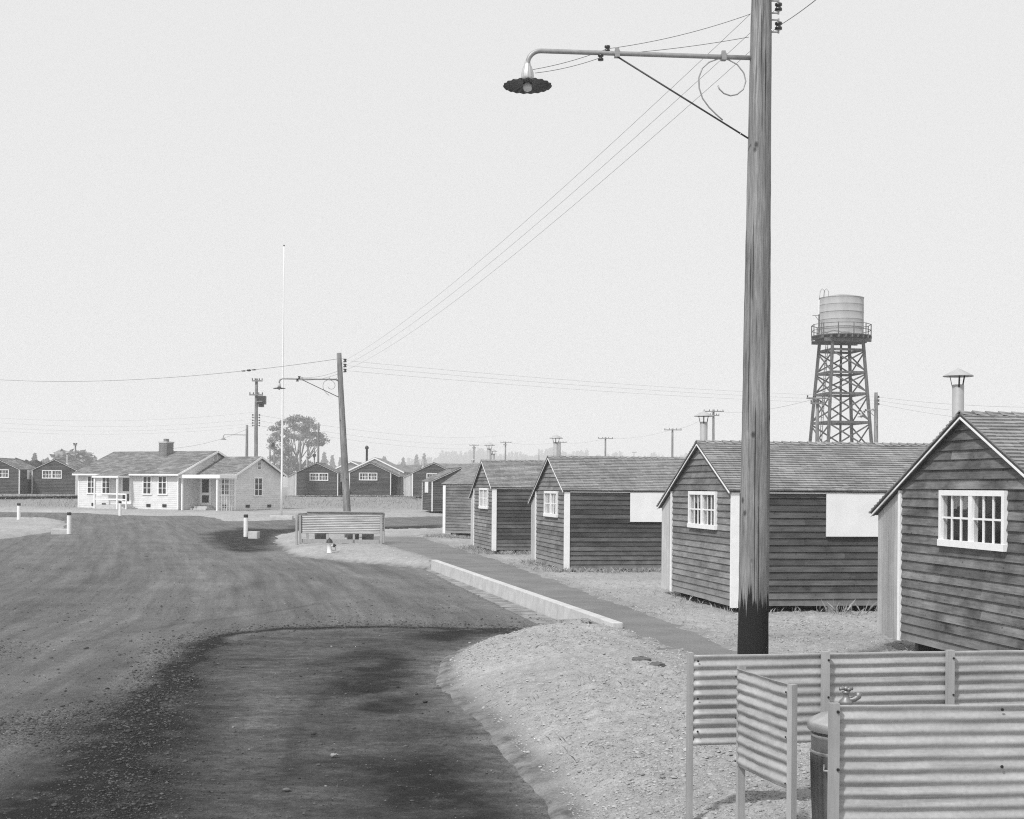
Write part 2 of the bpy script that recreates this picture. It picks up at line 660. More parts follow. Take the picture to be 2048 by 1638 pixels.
g3 = lambda *pts: [on(x, y, z) for (x, y, z) in pts]
ROAD_POLY = g3((1300, 1900, -.25), (1180, 1700, -.25), (1120, 1600, -.25), (1050, 1520, -.25), (985, 1450, -.25), (925, 1398, -.25), (884, 1352, -.25),
               (890, 1322, -.25), (930, 1298, -.25), (1010, 1272, -.25)) + [KERB_B - kd * 1.6 + kn * .12, KERB_A + kn * .12, KERB_A - kd * .6] + \
    g3((800, 1132, -.2), (740, 1127, -.2), (680, 1122, -.2), (630, 1118, -.19), (595, 1112, -.18), (572, 1104, -.18), (552, 1090, -.16), (552, 1074, -.12), (590, 1067, -.12), (680, 1066, -.1),
       (780, 1065, -.1), (890, 1063, -.1), (1100, 1062, -.1), (1300, 1060, -.1), (1300, 1034, .1), (1100, 1035, .1), (890, 1036, .1), (760, 1038, .1), (600, 1041, .08), (520, 1042.5, .08), (455, 1043, .08), (425, 1037, .1), (400, 1031.5, .2),
       (300, 1029.5, .25), (240, 1027.5, .28), (160, 1024, .3), (30, 1022, .32), (-300, 1020, .33), (-300, 1033, .2), (30, 1036.5, .16), (95, 1036, .16), (122, 1041, .1), (136, 1048, .05), (128, 1056, 0), (95, 1064, -.05),
       (55, 1070, -.1), (20, 1075, -.1), (-300, 1100, -.15), (-700, 1900, -.25))
PATH_POLY = g3((700, 1066, .02), (770, 1091, .02), (855, 1114, .02), (900, 1126, .02), (1000, 1160, .02), (1120, 1206, .02), (1225, 1247, .02), (1330, 1288, .02), (1420, 1322, .02), (1520, 1362, .02), (1700, 1430, .02),
               (1800, 1400, .02), (1600, 1332, .02), (1500, 1300, .02), (1400, 1262, .02), (1240, 1203, .02), (1110, 1155, .02), (1000, 1118, .02), (920, 1096, .02), (860, 1080, .02), (830, 1066, .02))
PATCH_POLY = g3((120, 1900, -.25), (262, 1614, -.25), (330, 1500, -.25), (372, 1400, -.25), (402, 1315, -.25), (450, 1282, -.25), (560, 1263, -.25), (800, 1257, -.25), (1000, 1262, -.25), (1130, 1258, -.25), (1500, 1300, -.25), (1500, 1900, -.25))
DAMP_POLY = g3((400, 1068, -.1), (470, 1058, -.1), (560, 1061, -.1), (600, 1052, -.05), (760, 1056, -.05), (900, 1052, -.05), (900, 1063, -.1), (770, 1066, -.1), (600, 1068, -.1), (548, 1078, -.15), (565, 1096, -.18), (500, 1108, -.18), (430, 1098, -.18))
LANE = [on(x, y, -.2) for x, y in ((-300, 1800), (80, 1500), (300, 1330), (440, 1230), (450, 1150), (390, 1085), (330, 1050), (300, 1035))]
ARC = [on(x, y, -.25) for x, y in ((340, 1700), (372, 1480), (400, 1330), (450, 1275), (560, 1258), (800, 1256), (1100, 1261))]


def ground_h(X, Y):
    b = base_h(Y)
    r = road_h(X, Y)
    d = sdist(ROAD_POLY, X, Y)
    # distance to the kerb line: there the bank is hidden in the concrete
    kx, ky = X - KERB_A.x, Y - KERB_A.y
    s = kx * kd.x + ky * kd.y
    o = kx * kn.x + ky * kn.y
    nearkerb = (s > -0.4) & (s < 18.4) & (np.abs(o) < .7)
    dn = d + np.where(nearkerb, 0, 0.11 * fbm(X * .9, Y * .9) * np.clip(Y / 20, .7, 4))
    w = np.where(nearkerb, 0.1, 1.1)
    up = sstep(dn, -0.12, 1.3) * 0.5 + sstep(dn, -0.05, 0.45) * 0.5
    up = np.where(nearkerb, sstep(d, -0.06, 0.06), up)
    h = r + (b - r) * up
    h = h - 0.5 * sstep(-dn, 0.02, 0.6)
    # the earth heap beside the near kerb end, and the plot round the hydrant
    m = np.exp(-(((X - 1.1) / 2.0) ** 2 + ((Y - 17.5) / 4.2) ** 2)) * sstep(dn, 0, 1.5)
    h = h + 0.2 * m * sstep(sdist(PATH_POLY, X, Y), 0.1, 1.3)
    m2 = np.exp(-(((X + 6.2) / 3.2) ** 2 + ((Y - 47.5) / 3.0) ** 2)) * sstep(dn, 0, 2)
    h = h + 0.06 * m2
    h = h - 0.06 * ((s > -.5) & (s < 19.6)) * sstep(o, .15, .25) * sstep(-o, -1.6, -.7)
    dp = sdist(PATH_POLY, X, Y)
    dpn = dp + 0.2 * fbm(X * 1.7 + 9, Y * 1.7, 5)
    h = h - 0.06 * sstep(-dpn, -0.05, 0.3) * (dn > 0)
    rough = 0.045 * fbm(X * 2.1, Y * 2.1, 5) + 0.035 * fbm(X * 9, Y * 9, 4)
    h = h + rough * sstep(dn, 0.0, 0.6) * np.where(dpn < 0, 0.2, 1.0) * np.where(nearkerb & (o < .7), .3, 1)
    return h, dn, dpn


def angular_grid(ys, ts):
    Y, T = np.meshgrid(ys, ts, indexing='ij')
    return T * Y, Y


def grid_faces(nr, nc):
    i = np.arange(nr * nc).reshape(nr, nc)
    return np.stack([i[:-1, :-1], i[:-1, 1:], i[1:, 1:], i[1:, :-1]], -1).reshape(-1, 4)


ys = 1.0 / np.linspace(1 / 8.6, 1 / 170.0, 800)
ys = np.concatenate([np.linspace(3.5, 8.5, 40), ys, np.geomspace(176, 5200, 50)])
tc_ = np.linspace(-0.42, 0.42, 700)
ts = np.concatenate([np.linspace(-2.6, -0.44, 26), tc_, np.linspace(0.44, 2.6, 26)])
GX, GY = angular_grid(ys, ts)
GH, GD, GP = ground_h(GX, GY)
ground = np_mesh("ground", np.stack([GX, GY, GH], -1).reshape(-1, 3), grid_faces(*GX.shape), M_SOIL, kind="structure", smooth=True)
field = sstep(GY + 4 * fbm(GX * .12, GY * .12), 101, 113) * sstep(GD, 1.0, 8.0)
field = np.maximum(field, 0.5 * sstep(GY, 30, 60) * sstep(fbm(GX * .3, GY * .3), 0, .4) * sstep(GD, 1, 4) * (GP > 1))
spill = 0.6 * np.exp(-(np.maximum(GP, 0) / .2) ** 2) * (GD > .05) * (GY < 62)
ground.data.attributes.new("spill", 'FLOAT', 'POINT').data.foreach_set("value", spill.astype(np.float32).ravel())
toe_ = 0.85 * np.exp(-(np.maximum(GD, 0) / .16) ** 2) * (GY < 60)
ground.data.attributes.new("toe", 'FLOAT', 'POINT').data.foreach_set("value", toe_.astype(np.float32).ravel())
ground.data.attributes.new("field", 'FLOAT', 'POINT').data.foreach_set("value", field.astype(np.float32).ravel())


def ground_z(x, y):
    h, _, _ = ground_h(np.array([float(x)]), np.array([float(y)]))
    return float(h[0])


# road
ys = np.concatenate([np.linspace(3.5, 8.5, 24), 1.0 / np.linspace(1 / 8.6, 1 / 118.0, 460)])
ts = np.concatenate([np.linspace(-2.2, -0.44, 24), np.linspace(-0.42, 0.42, 380), np.linspace(0.44, 1.4, 8)])
RX, RY = angular_grid(ys, ts)
RD = sdist(ROAD_POLY, RX, RY)
RH = road_h(RX, RY) + 0.012 * fbm(RX * 1.5, RY * 1.5) + 0.02 * fbm(RX * .3, RY * .3)
PD = sdist(PATCH_POLY, RX, RY)
RH = RH - 0.03 * sstep(-PD, -.2, .4) + 0.02 * fbm(RX * 3, RY * 3) * (PD < 0)
_kx, _ky = RX - KERB_A.x, RY - KERB_A.y
_s, _o = _kx * kd.x + _ky * kd.y, -(_kx * kn.x + _ky * kn.y)
RH = RH - 0.045 * np.exp(-(_o / (.2 + .02 * np.clip(_s, 0, 20))) ** 2) * sstep(_s, -1, 0) * sstep(-_s, -22, -19.5)
RF = grid_faces(*RX.shape)
keep = (RD.ravel()[RF] < 1.2).all(axis=1)
RF = RF[keep]
used = np.unique(RF)
remap = -np.ones(RX.size, int)
remap[used] = np.arange(len(used))
road = np_mesh("road", np.stack([RX, RY, RH], -1).reshape(-1, 3)[used], remap[RF], M_ROAD, kind="structure", smooth=True)


def road_attr(name, val):
    road.data.attributes.new(name, 'FLOAT', 'POINT').data.foreach_set("value", val.astype(np.float32).ravel()[used])


lane, along = pdist(LANE, RX, RY)
arcd, _ = pdist(ARC, RX, RY)
wob = 0.25 * fbm(RX * .9, RY * .9)
road_attr("lane", lane)
road_attr("along", along)
road_attr("patch", sstep(-PD + wob, -0.12, 0.15))
tar_shade_v = np.exp(-((np.abs(arcd + 1.3 * wob + np.interp(RY, [10, 14, 20, 26], [.85, .5, .22, .12]))) / np.interp(RY, [10, 14, 20, 26], [1.0, .62, .28, .16])) ** 2)  # tar band; along the patch's far edge it paints the step's shadow line
DDm = sdist(DAMP_POLY, RX, RY)
tar_shade_v = np.maximum(tar_shade_v, 0.85 * sstep(-DDm + 1.2 * fbm(RX * .4, RY * .4), -.5, 1.0))
edge = np.exp(-((RD + 1.0) / .65) ** 2) * (PD < 0.3)
road_attr("tar", np.maximum(tar_shade_v, edge * sstep(fbm(RX * .8, RY * .8), -.5, .25)))
track = np.ones(RX.shape)
for gain, wd, pts in ((-.45, .07, ((150, 1288), (260, 1266), (365, 1246), (510, 1228), (640, 1208))), (.3, .3, ((492, 1241), (440, 1190), (395, 1145), (370, 1110))), (.28, .35, ((240, 1440), (264, 1382), (308, 1281), (417, 1185), (483, 1145))),
                      (.22, .5, ((44, 1373), (185, 1246), (351, 1167), (420, 1120))), (.3, .35, ((900, 1222), (835, 1193), (747, 1158), (659, 1132), (560, 1118))), (.25, .3, ((780, 1240), (700, 1190), (600, 1150))),
                      (-.3, .3, ((60, 1480), (200, 1330), (380, 1215), (520, 1165))), (-.3, .4, ((30, 1240), (160, 1170), (300, 1120))), (-.25, .45, ((940, 1205), (860, 1165), (760, 1140))), (.25, .45, ((60, 1130), (110, 1085), (190, 1062), (300, 1050))),
                      (.2, .4, ((350, 1110), (330, 1075), (310, 1045))), (-.35, .09, ((560, 1600), (600, 1450), (680, 1340))), (.35, .3, ((470, 1600), (500, 1450), (560, 1330), (700, 1290))), (-.3, .25, ((820, 1600), (800, 1450), (830, 1340), (900, 1290))), (.25, .25, ((900, 1600), (760, 1480), (720, 1380)))):
    dd, _a = pdist([on(x, y, -.25) for x, y in pts], RX, RY)
    dd = np.abs(dd + .3 * fbm(RX * .5 + 7, RY * .5) * min(1, wd * 3))
    track = track * (1 + gain * np.exp(-(dd / wd) ** 2) * (.6 + .8 * fbm(RX * .7, RY * .7)))
road_attr("track", track)
kx, ky = RX - KERB_A.x, RY - KERB_A.y
ks, ko = kx * kd.x + ky * kd.y, -(kx * kn.x + ky * kn.y)
dust = np.exp(-(ko / 0.9) ** 2) * (ks > -1) * (ks < 20) * 0.75
HP = on(590, 1100, -.18)
dust = np.maximum(dust, 0.9 * np.exp(-(((RX + 8.2) / 1.0) ** 2 + ((RY - 51.5) / 3.5) ** 2)))
dust = np.maximum(dust, 0.35 * np.exp(-((RD + .1) / .25) ** 2) * (RY > 14))
toe = 0.8 * np.exp(-(np.maximum(-RD, 0) / (.42 + .3 * fbm(RX * .6 + 4, RY * .6))) ** 2) * (PD < .5)
dust = np.maximum(dust, toe)
road_attr("dust", dust)
gravel = sstep(-arcd * 1.0 + wob, -.1, .8) * sstep(fbm(RX * .35 + 2, RY * .16), -.35, .15) * sstep(-RY, -36, -14)
gravel = np.maximum(gravel, np.exp(-((arcd + .45) / .5) ** 2) * (RY < 30))
road_attr("gravel", gravel)

# cinder path, a thin sheet over the plot
ys = 1.0 / np.linspace(1 / 12.0, 1 / 62.0, 300)
PXg, PYg = angular_grid(ys, np.linspace(-0.16, 0.34, 300))
PDd = sdist(PATH_POLY, PXg, PYg)
PHh = base_h(PYg) - 0.02 + 0.012 * fbm(PXg * 2, PYg * 2)
PFf = grid_faces(*PXg.shape)
keep = (PDd.ravel()[PFf] < 0.25).all(axis=1) & (sdist(ROAD_POLY, PXg, PYg).ravel()[PFf] > 0.12).all(axis=1)
PFf = PFf[keep]
pu = np.unique(PFf)
pm = -np.ones(PXg.size, int)
pm[pu] = np.arange(len(pu))
np_mesh("path", np.stack([PXg, PYg, PHh], -1).reshape(-1, 3)[pu], pm[PFf], M_PATH, kind="structure", smooth=True)


# retaining kerb of cast concrete, in three bays
def kerb_pt(s, o, z):
    p = KERB_A + kd * s + kn * o
    return (p.x, p.y, z)


kerb = bpy.data.objects.new("kerb", None)
kerb["kind"] = "structure"
C.objects.link(kerb)
for a, b in ((0, 6.55), (6.56, 13.1), (13.11, 19.7)):
    m = MB()
    m.hexa([kerb_pt(a, 0, -.6), kerb_pt(b, 0, -.6), kerb_pt(b, .22, -.6), kerb_pt(a, .22, -.6),
            kerb_pt(a, .03, .075), kerb_pt(b, .03, .075), kerb_pt(b, .21, .075), kerb_pt(a, .21, .075)])
    o = m.build("kerb_bay", M_CONCRETE, kerb)
    bv = o.modifiers.new("soft_edge", 'BEVEL')
    bv.width = 0.015
    bv.segments = 2
m = MB()
m.hexa([kerb_pt(-.3, -.12, -.5), kerb_pt(20, -.6, -.5), kerb_pt(20, -.002, -.5), kerb_pt(-.3, -.002, -.5),
        kerb_pt(-.3, -.12, -.25), kerb_pt(20, -.6, -.243), kerb_pt(20, -.002, -.235), kerb_pt(-.3, -.002, -.235)])
m.build("gutter_apron", M_DIRTY, kerb)


# ------------------------------------------------------------------ loose stones, clods, grass (stuff)
def rocks(name, P, size, mat, flat=0.6):
    """one mesh of small irregular stones at points P (n,3)"""
    n = len(P)
    bv = np.array([(1, 0, 0), (-1, 0, 0), (0, 1, 0), (0, -1, 0), (0, 0, 1), (0, 0, -1), (.62, .62, .5), (-.6, .6, .55), (-.62, -.6, .5), (.6, -.62, .55)])
    bf = np.array([(4, 6, 7), (4, 7, 8), (4, 8, 9), (4, 9, 6), (0, 2, 6), (2, 1, 7), (1, 3, 8), (3, 0, 9), (6, 2, 7), (7, 1, 8), (8, 3, 9), (9, 0, 6)])
    an = nrg.random(n) * 2 * PI
    ca, sa = np.cos(an), np.sin(an)
    sc = size[:, None, None] * (0.7 + 0.6 * nrg.random((n, 10, 1))) * (0.8 + 0.4 * nrg.random((n, 1, 3))) * np.array([1, 1, flat])
    v = bv[None] * sc
    x = v[..., 0] * ca[:, None] - v[..., 1] * sa[:, None]
    y = v[..., 0] * sa[:, None] + v[..., 1] * ca[:, None]
    V = np.stack([x + P[:, 0:1], y + P[:, 1:2], v[..., 2] + P[:, 2:3]], -1).reshape(-1, 3)
    Fq = (bf[None] + (np.arange(n) * 10)[:, None, None]).reshape(-1, 3)
    return np_mesh(name, V, Fq, mat, kind="stuff")


def scatter_px(n, x0, x1, y0, y1, z):
    """points on level z spread evenly over a stretch of ground as it recedes"""
    px, py = nrg.uniform(x0, x1, n), nrg.uniform(y0, y1, n)
    dx, dy = px - 1024.0, py - YH
    b = -dx * math.sin(ROLL) + dy
    Y = F * (H - z) / b
    return (dx + dy * ROLL) * Y / F, Y


# clods on the bare soil
X, Y = scatter_px(110000, 840, 2100, 1085, 1700, 0.0)
h, dn, dpn = ground_h(X, Y)
dens = np.clip(0.55 + 1.3 * fbm(X * .8, Y * .8), 0.05, 1)
dens = np.maximum(dens, .9 * np.exp(-((dpn - .1) / .25) ** 2))
k = (dn > 0.03) & ((dpn > -0.12) | (nrg.random(len(X)) < 0.05)) & (nrg.random(len(X)) < dens)
X, Y, h = X[k], Y[k], h[k]
sz = np.clip(0.0052 * np.exp(nrg.normal(0, .6, len(X))) * np.clip(Y / 11, .9, 2.2), 0.003, 0.024)
clods = rocks("soil_clods", np.stack([X, Y, h + sz * .1], -1), sz, M_CLOD)
clods["label"] = "crumbly pale clods of dry soil on the bare ground"

# gravel chips over the road, thick along the left side and the tar edge
X, Y = scatter_px(110000, -60, 1150, 1100, 1700, -.25)
rd = sdist(ROAD_POLY, X, Y)
ad, _ = pdist(ARC, X, Y)
ln_, al_ = pdist(LANE, X, Y)
dens = 0.035 + 0.5 * np.exp(-((ad + .45) / .5) ** 2) + 0.75 * sstep(fbm(X * .35 + 2, Y * .16), -.2, .25) * (ad < 0) * sstep(-Y, -32, -12)
k = (rd < -0.1) & (nrg.random(len(X)) < dens)
X, Y, ad_k = X[k], Y[k], ad[k]
sz = np.clip(0.0056 * np.exp(nrg.normal(0, .5, len(X))) * np.clip(Y / 11, .8, 2.0), 0.004, 0.03)
PDq = sdist(PATCH_POLY, X, Y)
z = road_h(X, Y) + 0.012 * fbm(X * 1.5, Y * 1.5) + 0.02 * fbm(X * .3, Y * .3) - 0.03 * sstep(-PDq, -.2, .4) + 0.02 * fbm(X * 3, Y * 3) * (PDq < 0)
pale = (nrg.random(len(X)) < 0.05) & (np.abs(ad_k + .4) > .8)
gr = rocks("gravel", np.stack([X, Y, z + sz * .15], -1)[~pale], sz[~pale], M_STONE)
gr["label"] = "dark crushed gravel lying along the oiled road"
gr = rocks("gravel", np.stack([X, Y, z + sz * .15], -1)[pale], sz[pale], M_STONE_PALE)
gr["label"] = "scattered pale gravel chips on the oiled road"


def blades(name, X, Y, Z, hgt, mat, wid=0.006, lean=0.5, label=None):
    n = len(X)
    an = nrg.random(n) * 2 * PI
    la = nrg.random(n) * 2 * PI
    w = wid * (0.6 + nrg.random(n))
    hh = hgt * (0.5 + nrg.random(n))
    lx, ly = np.cos(la) * hh * lean * nrg.random(n), np.sin(la) * hh * lean * nrg.random(n)
    cx, cy = np.cos(an) * w, np.sin(an) * w
    v0 = np.stack([X - cx, Y - cy, Z - .01], -1)
    v1 = np.stack([X + cx, Y + cy, Z - .01], -1)
    v2 = np.stack([X + lx * .4 + cx * .6, Y + ly * .4 + cy * .6, Z + hh * .6], -1)
    v3 = np.stack([X + lx, Y + ly, Z + hh], -1)
    V = np.stack([v0, v1, v2, v3], 1).reshape(-1, 3)
    Fq = (np.array([(0, 1, 2), (0, 2, 3)])[None] + (np.arange(n) * 4)[:, None, None]).reshape(-1, 3)
    o = np_mesh(name, V, Fq, mat, kind="stuff")
    if label:
        o["label"] = label
    return o


# ------------------------------------------------------------------ cabins
W, E, HW, L = 3.98, 0.757, 2.15, 5.2
SL = (3.08 - HW) / (W / 2)
EXPO = HW / 17


def cabin(label, B, yaw, zb, zg, fine=False, flip=False, window='curtain', siding=None, porch_open=False, far=False, group=None, pipe=True, seed=0, long_siding=None):
    """timber cabin: gable front on local x = 0, long side on local y = 0 (root at that corner)"""
    r = random.Random(seed)
    root = thing("cabin", label, "cabin", (B[0], B[1], zg), -yaw, group)
    fm = (lambda x, y, z: (x, W - y, z + zb - zg)) if flip else (lambda x, y, z: (x, y, z + zb - zg))
    mb = lambda: MB(fm)
    sid = siding or M_SIDING
    # window opening in the gable, y from the near corner
    wy0, wy1, wz0, wz1 = WIN
    apex = HW + SL * W / 2
    t = 0.05
    # walls behind the boards, hollow inside
    m = mb()
    x0 = 0.012
    m.prism([(0.02, 0), (wy0, 0), (wy0, apex - SL * abs(W / 2 - wy0) - .02), (0.02, HW - .02)], 'x', x0, x0 + t)
    m.prism([(wy1, 0), (W - .02, 0), (W - .02, HW - .02), (wy1, apex - SL * abs(W / 2 - wy1) - .02)], 'x', x0, x0 + t)
    m.prism([(wy0, 0), (wy1, 0), (wy1, wz0), (wy0, wz0)], 'x', x0, x0 + t)
    m.prism([(wy0, wz1), (wy1, wz1), (wy1, apex - SL * abs(W / 2 - wy1) - .02), (W / 2, apex - .02), (wy0, apex - SL * abs(W / 2 - wy0) - .02)], 'x', x0, x0 + t)
    m.prism([(0.02, 0), (W - .02, 0), (W - .02, HW - .02), (W / 2, apex - .02), (0.02, HW - .02)], 'x', L - .06, L - .01)
    m.box(x0 + t, L - .06, 0.012, .06, 0, HW - .02)
    m.box(x0 + t, L - .06, W - .06, W - .012, 0, HW - .02)
    m.box(x0 + t, L - .06, .06, W - .06, .0, .06)
    m.build("wall", M_CORE, root)

    # lapped siding, bottom edges proud
    def yr(z):
        k = max(0.0, (z - HW) / SL)
        return k, W - k

    pieces = []
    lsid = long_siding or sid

    def course_gable(z, xf, sgn):
        zt = min(z + EXPO + .012, apex - .005)
        a0, b0 = yr(z)
        a1, b1 = yr(zt)
        if b0 - a0 < 0.06:
            return
        if b1 < a1:
            a1 = b1 = W / 2
        segs = []
        ov = (sgn < 0) and (z + EXPO > wz0 + .01) and (z < wz1 - .01)
        if ov:
            segs = [(a0, wy0 - .0, a1, wy0), (wy1, b0, wy1, b1)]
        else:
            if r.random() < .35 and b0 - a0 > 2.2:
                c = a0 + (b0 - a0) * r.uniform(.3, .7)
                segs = [(a0, c - .0015, a1, c - .0015), (c + .0015, b0, c + .0015, b1)]
            else:
                segs = [(a0, b0, a1, b1)]
        for p0, q0, p1, q1 in segs:
            d = r.uniform(-.004, .004)
            dz, dw = r.uniform(-.005, .005), r.uniform(-.005, .005)
            ft, tt = xf + sgn * (.036 + d), xf + sgn * .008
            pieces.append([(xf, p0, z), (ft, p0, z + dz), (ft, q0, z + dw), (xf, q0, z), (xf, p1, zt), (tt, p1, zt), (tt, q1, zt), (xf, q1, zt)])

    def course_long(z, yf, sgn):
        zt = min(z + EXPO + .012, HW - .03)
        segs = [(0.0, L)]
        if r.random() < .5:
            c = r.choice((1.4, 2.2, 3.0, 3.8))
            segs = [(0.0, c - .0015), (c + .0015, L)]
        for p, q in segs:
            d = r.uniform(-.004, .004)
            dz, dw = r.uniform(-.006, .006), r.uniform(-.006, .006)
            ft, tt = yf + sgn * (.036 + d), yf + sgn * .008
            pieces.append([(p, yf, z), (p, ft, z + dz), (q, ft, z + dw), (q, yf, z), (p, yf, zt), (p, tt, zt), (q, tt, zt), (q, yf, zt)])

    nz = int((apex) / EXPO)
    for i in range(nz + 1):
        course_gable(i * EXPO, .008, -1)
    gable_pieces = list(pieces)
    pieces.clear()
    for i in range(17):
        course_long(i * EXPO, .008, -1)
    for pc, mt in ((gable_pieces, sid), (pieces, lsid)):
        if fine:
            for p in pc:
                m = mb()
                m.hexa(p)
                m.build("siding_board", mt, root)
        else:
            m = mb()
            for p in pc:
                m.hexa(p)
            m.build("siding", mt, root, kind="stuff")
    pieces.clear()
    for i in range(nz + 1):
        course_gable(i * EXPO, L - .006, 1)
    for i in range(17):
        course_long(i * EXPO, W - .008, 1)
    m = mb()
    for p in pieces:
        m.hexa(p)
    m.build("rear_siding", sid, root, kind="stuff")

    # white corner boards
    m = mb()
    m.prism([(-.044, -.046), (.11, -.046), (.11, -.012), (-.008, -.012), (-.008, .02), (-.044, .02)], 'z', -.03, HW - .035)
    m.build("corner_board", M_WHITE, root)
    m = mb()
    m.prism([(-.046, W - .075), (-.008, W - .075), (-.008, W - .001), (-.046, W - .001)], 'z', -.02, HW - .03)
    m.build("corner_board", M_WHITE, root)
    m = mb()
    m.prism([(L + .008, -.046), (L - .1, -.046), (L - .1, -.012), (L + .008, -.012)], 'z', -.03, HW - .035)
    m.build("corner_board", M_WHITE, root)
    # frieze under the eave
    m = mb()
    m.box(.115, L - .105, -.04, -.002, HW - .05, HW - .015)
    m.build("frieze", M_WHITE, root)

    # lean-to end of upright planks
    n = 4
    for xx, nm in ((0, 'front'), (L, 'back')):
        if porch_open and nm == 'front':
            continue
        for i in range(n):
            a = W + .004 + (E - .004) * i / n
            b = W + (E) * (i + 1) / n - (.006 if i < n - 1 else 0)
            m = mb()
            xs = (-.016, .004) if nm == 'front' else (L - .02, L)
            dz = r.uniform(0, .03)
            m.hexa([(xs[0], a, dz - .02), (xs[1], a, dz - .02), (xs[1], b, dz - .02), (xs[0], b, dz - .02),
                    (xs[0], a, HW - SL * (a - W) - .03), (xs[1], a, HW - SL * (a - W) - .03), (xs[1], b, HW - SL * (b - W) - .03), (xs[0], b, HW - SL * (b - W) - .03)])
            m.build("plank", M_PLANK, root)
    if porch_open:
        m = mb()
        m.box(.6, .65, W + .01, W + E, 0, HW - SL * E - .04)
        m.box(.02, .08, W + E - .07, W + E, 0, HW - SL * E - .03)
        m.build("porch_wall", M_CORE, root)

    # roof: decks, verge trim, shingles, ridge
    og, oe = .085, .05
    m = mb()
    yb = -oe
    zb_ = HW + SL * yb
    ye = W + E + .1
    ze = HW - SL * (ye - W)
    za = apex
    td = .035
    m.prism([(yb, zb_), (W / 2, za), (W / 2, za + td), (yb, zb_ + td)], 'x', -og, L + og)
    m.prism([(W / 2 + .0005, za), (ye, ze), (ye, ze + td), (W / 2 + .0005, za + td)], 'x', -og, L + og)
    m.build("roof_deck", M_EDGE, root)
    for ya, zaa, y2, z2 in ((yb, zb_, W / 2, za), (ye, ze, W / 2, za)):
        for xs in ((-og - .016, -og - .002), (L + og + .002, L + og + .016)):
            m = mb()
            m.prism([(ya, zaa - .03), (y2, z2 - .03), (y2, z2 - .005), (ya, zaa - .005)], 'x', xs[0], xs[1])
            m.build("verge_trim", M_WHITE, root)
    if not far:
        for ya, zaa, y2, z2 in ((yb, zb_, W / 2, za), (ye, ze, W / 2, za)):
            m = mb()
            m.prism([(ya, zaa - .012), (y2, z2 - .012), (y2, z2 - .001), (ya, zaa - .001)], 'x', -og, -.035)
            m.build("soffit", M_EDGE, root)
    cosr = 1 / math.sqrt(1 + SL * SL)
    ex = .107 if not far else .22

    def shingle_slope(ya, zaa, y2, z2):
        ln = math.hypot(y2 - ya, z2 - zaa)
        uy, uz = (y2 - ya) / ln, (z2 - zaa) / ln
        ny, nz_ = (-uz, uy) if uy > 0 else (uz, -uy)
        nc = int(ln / ex)
        m = mb()
        s0 = -.03
        for i in range(nc + 1):
            a = s0 + i * ex
            b = min(a + ex * 1.55, ln - .005)
            x = -og - .02
            while x < L + og + .02:
                w = r.uniform(.09, .24) if not far else r.uniform(.5, .9)
                xe = min(x + w, L + og + .02)
                tb = r.uniform(.026, .034) if not far else .022
                a2 = a + r.uniform(-.006, .006)
                lo = td + .001
                pts = []
                for (s, hgt) in ((a2, lo + .006), (b, lo)):
                    pts.append((s, hgt))
                def P(xx, s, hh):
                    return (xx, ya + uy * s + ny * hh, zaa + uz * s + nz_ * hh)
                xa, xb = x + .001, xe - .002
                m.hexa([P(xa, a2, lo + .006), P(xb, a2, lo + .006), P(xb, b, lo), P(xa, b, lo),
                        P(xa, a2, lo + .006 + tb), P(xb, a2, lo + .006 + tb), P(xb, b, lo + .004), P(xa, b, lo + .004)])
                x = xe
        return m.build("shingles", M_SHINGLE if not far else M_SHINGLE_FAR, root, kind="stuff")

    shingle_slope(yb, zb_, W / 2, za)
    shingle_slope(ye, ze, W / 2, za)
    # ridge caps, each tilted over the next
    zc = za + td + .02
    step = .18
    nca = int((L + 2 * og + .04) / step)
    allm = mb()
    for i in range(nca + 1):
        x = -og - .02 + i * step
        m = mb() if fine else allm
        lift0, lift1 = .022 + r.uniform(0, .008), .004
        hw_ = .12
        xb = min(x + step * 1.15, L + og + .03)
        m.add([(x, W / 2 - hw_, zc - SL * hw_ + lift0), (x, W / 2, zc + lift0), (x, W / 2 + hw_, zc - SL * hw_ + lift0),
               (xb, W / 2 - hw_, zc - SL * hw_ + lift1), (xb, W / 2, zc + lift1), (xb, W / 2 + hw_, zc - SL * hw_ + lift1),
               (x, W / 2 - hw_, zc - SL * hw_ + lift0 - .018), (x, W / 2, zc + lift0 - .018), (x, W / 2 + hw_, zc - SL * hw_ + lift0 - .018)],
              [(0, 1, 4, 3), (1, 2, 5, 4), (0, 6, 7, 1), (1, 7, 8, 2)])
        if fine:
            m.build("ridge_shingle", M_SHINGLE, root)
    if not fine:
        allm.build("ridge_shingles", M_SHINGLE if not far else M_SHINGLE_FAR, root, kind="stuff")

    # gable window: two sashes of six panes
    make_window(root, mb, window, r)

    # white shutter board on the long side
    m = mb()
    m.box(1.81, 3.5, -.07, -.04, 1.3, 2.098)
    m.build("shutter", M_BOARD, root)

    # piers
    if not far:
        for i, xx in enumerate((.55, 2.0, 3.4, 4.7)):
            m = mb()
            w2 = .14
            m.hexa([(xx - w2, .03, -.4), (xx + w2, .03, -.4), (xx + w2, .3, -.4), (xx - w2, .3, -.4), (xx - .1, .05, -.005), (xx + .1, .05, -.005), (xx + .1, .27, -.005), (xx - .1, .27, -.005)])
            m.build("foundation_block", M_CONCRETE, root)
        m = mb()
        m.box(.05, L - .05, .4, .5, -.12, -.002)
        m.box(.05, L - .05, W - .5, W - .4, -.12, -.002)
        m.build("floor_joist", M_CORE, root)
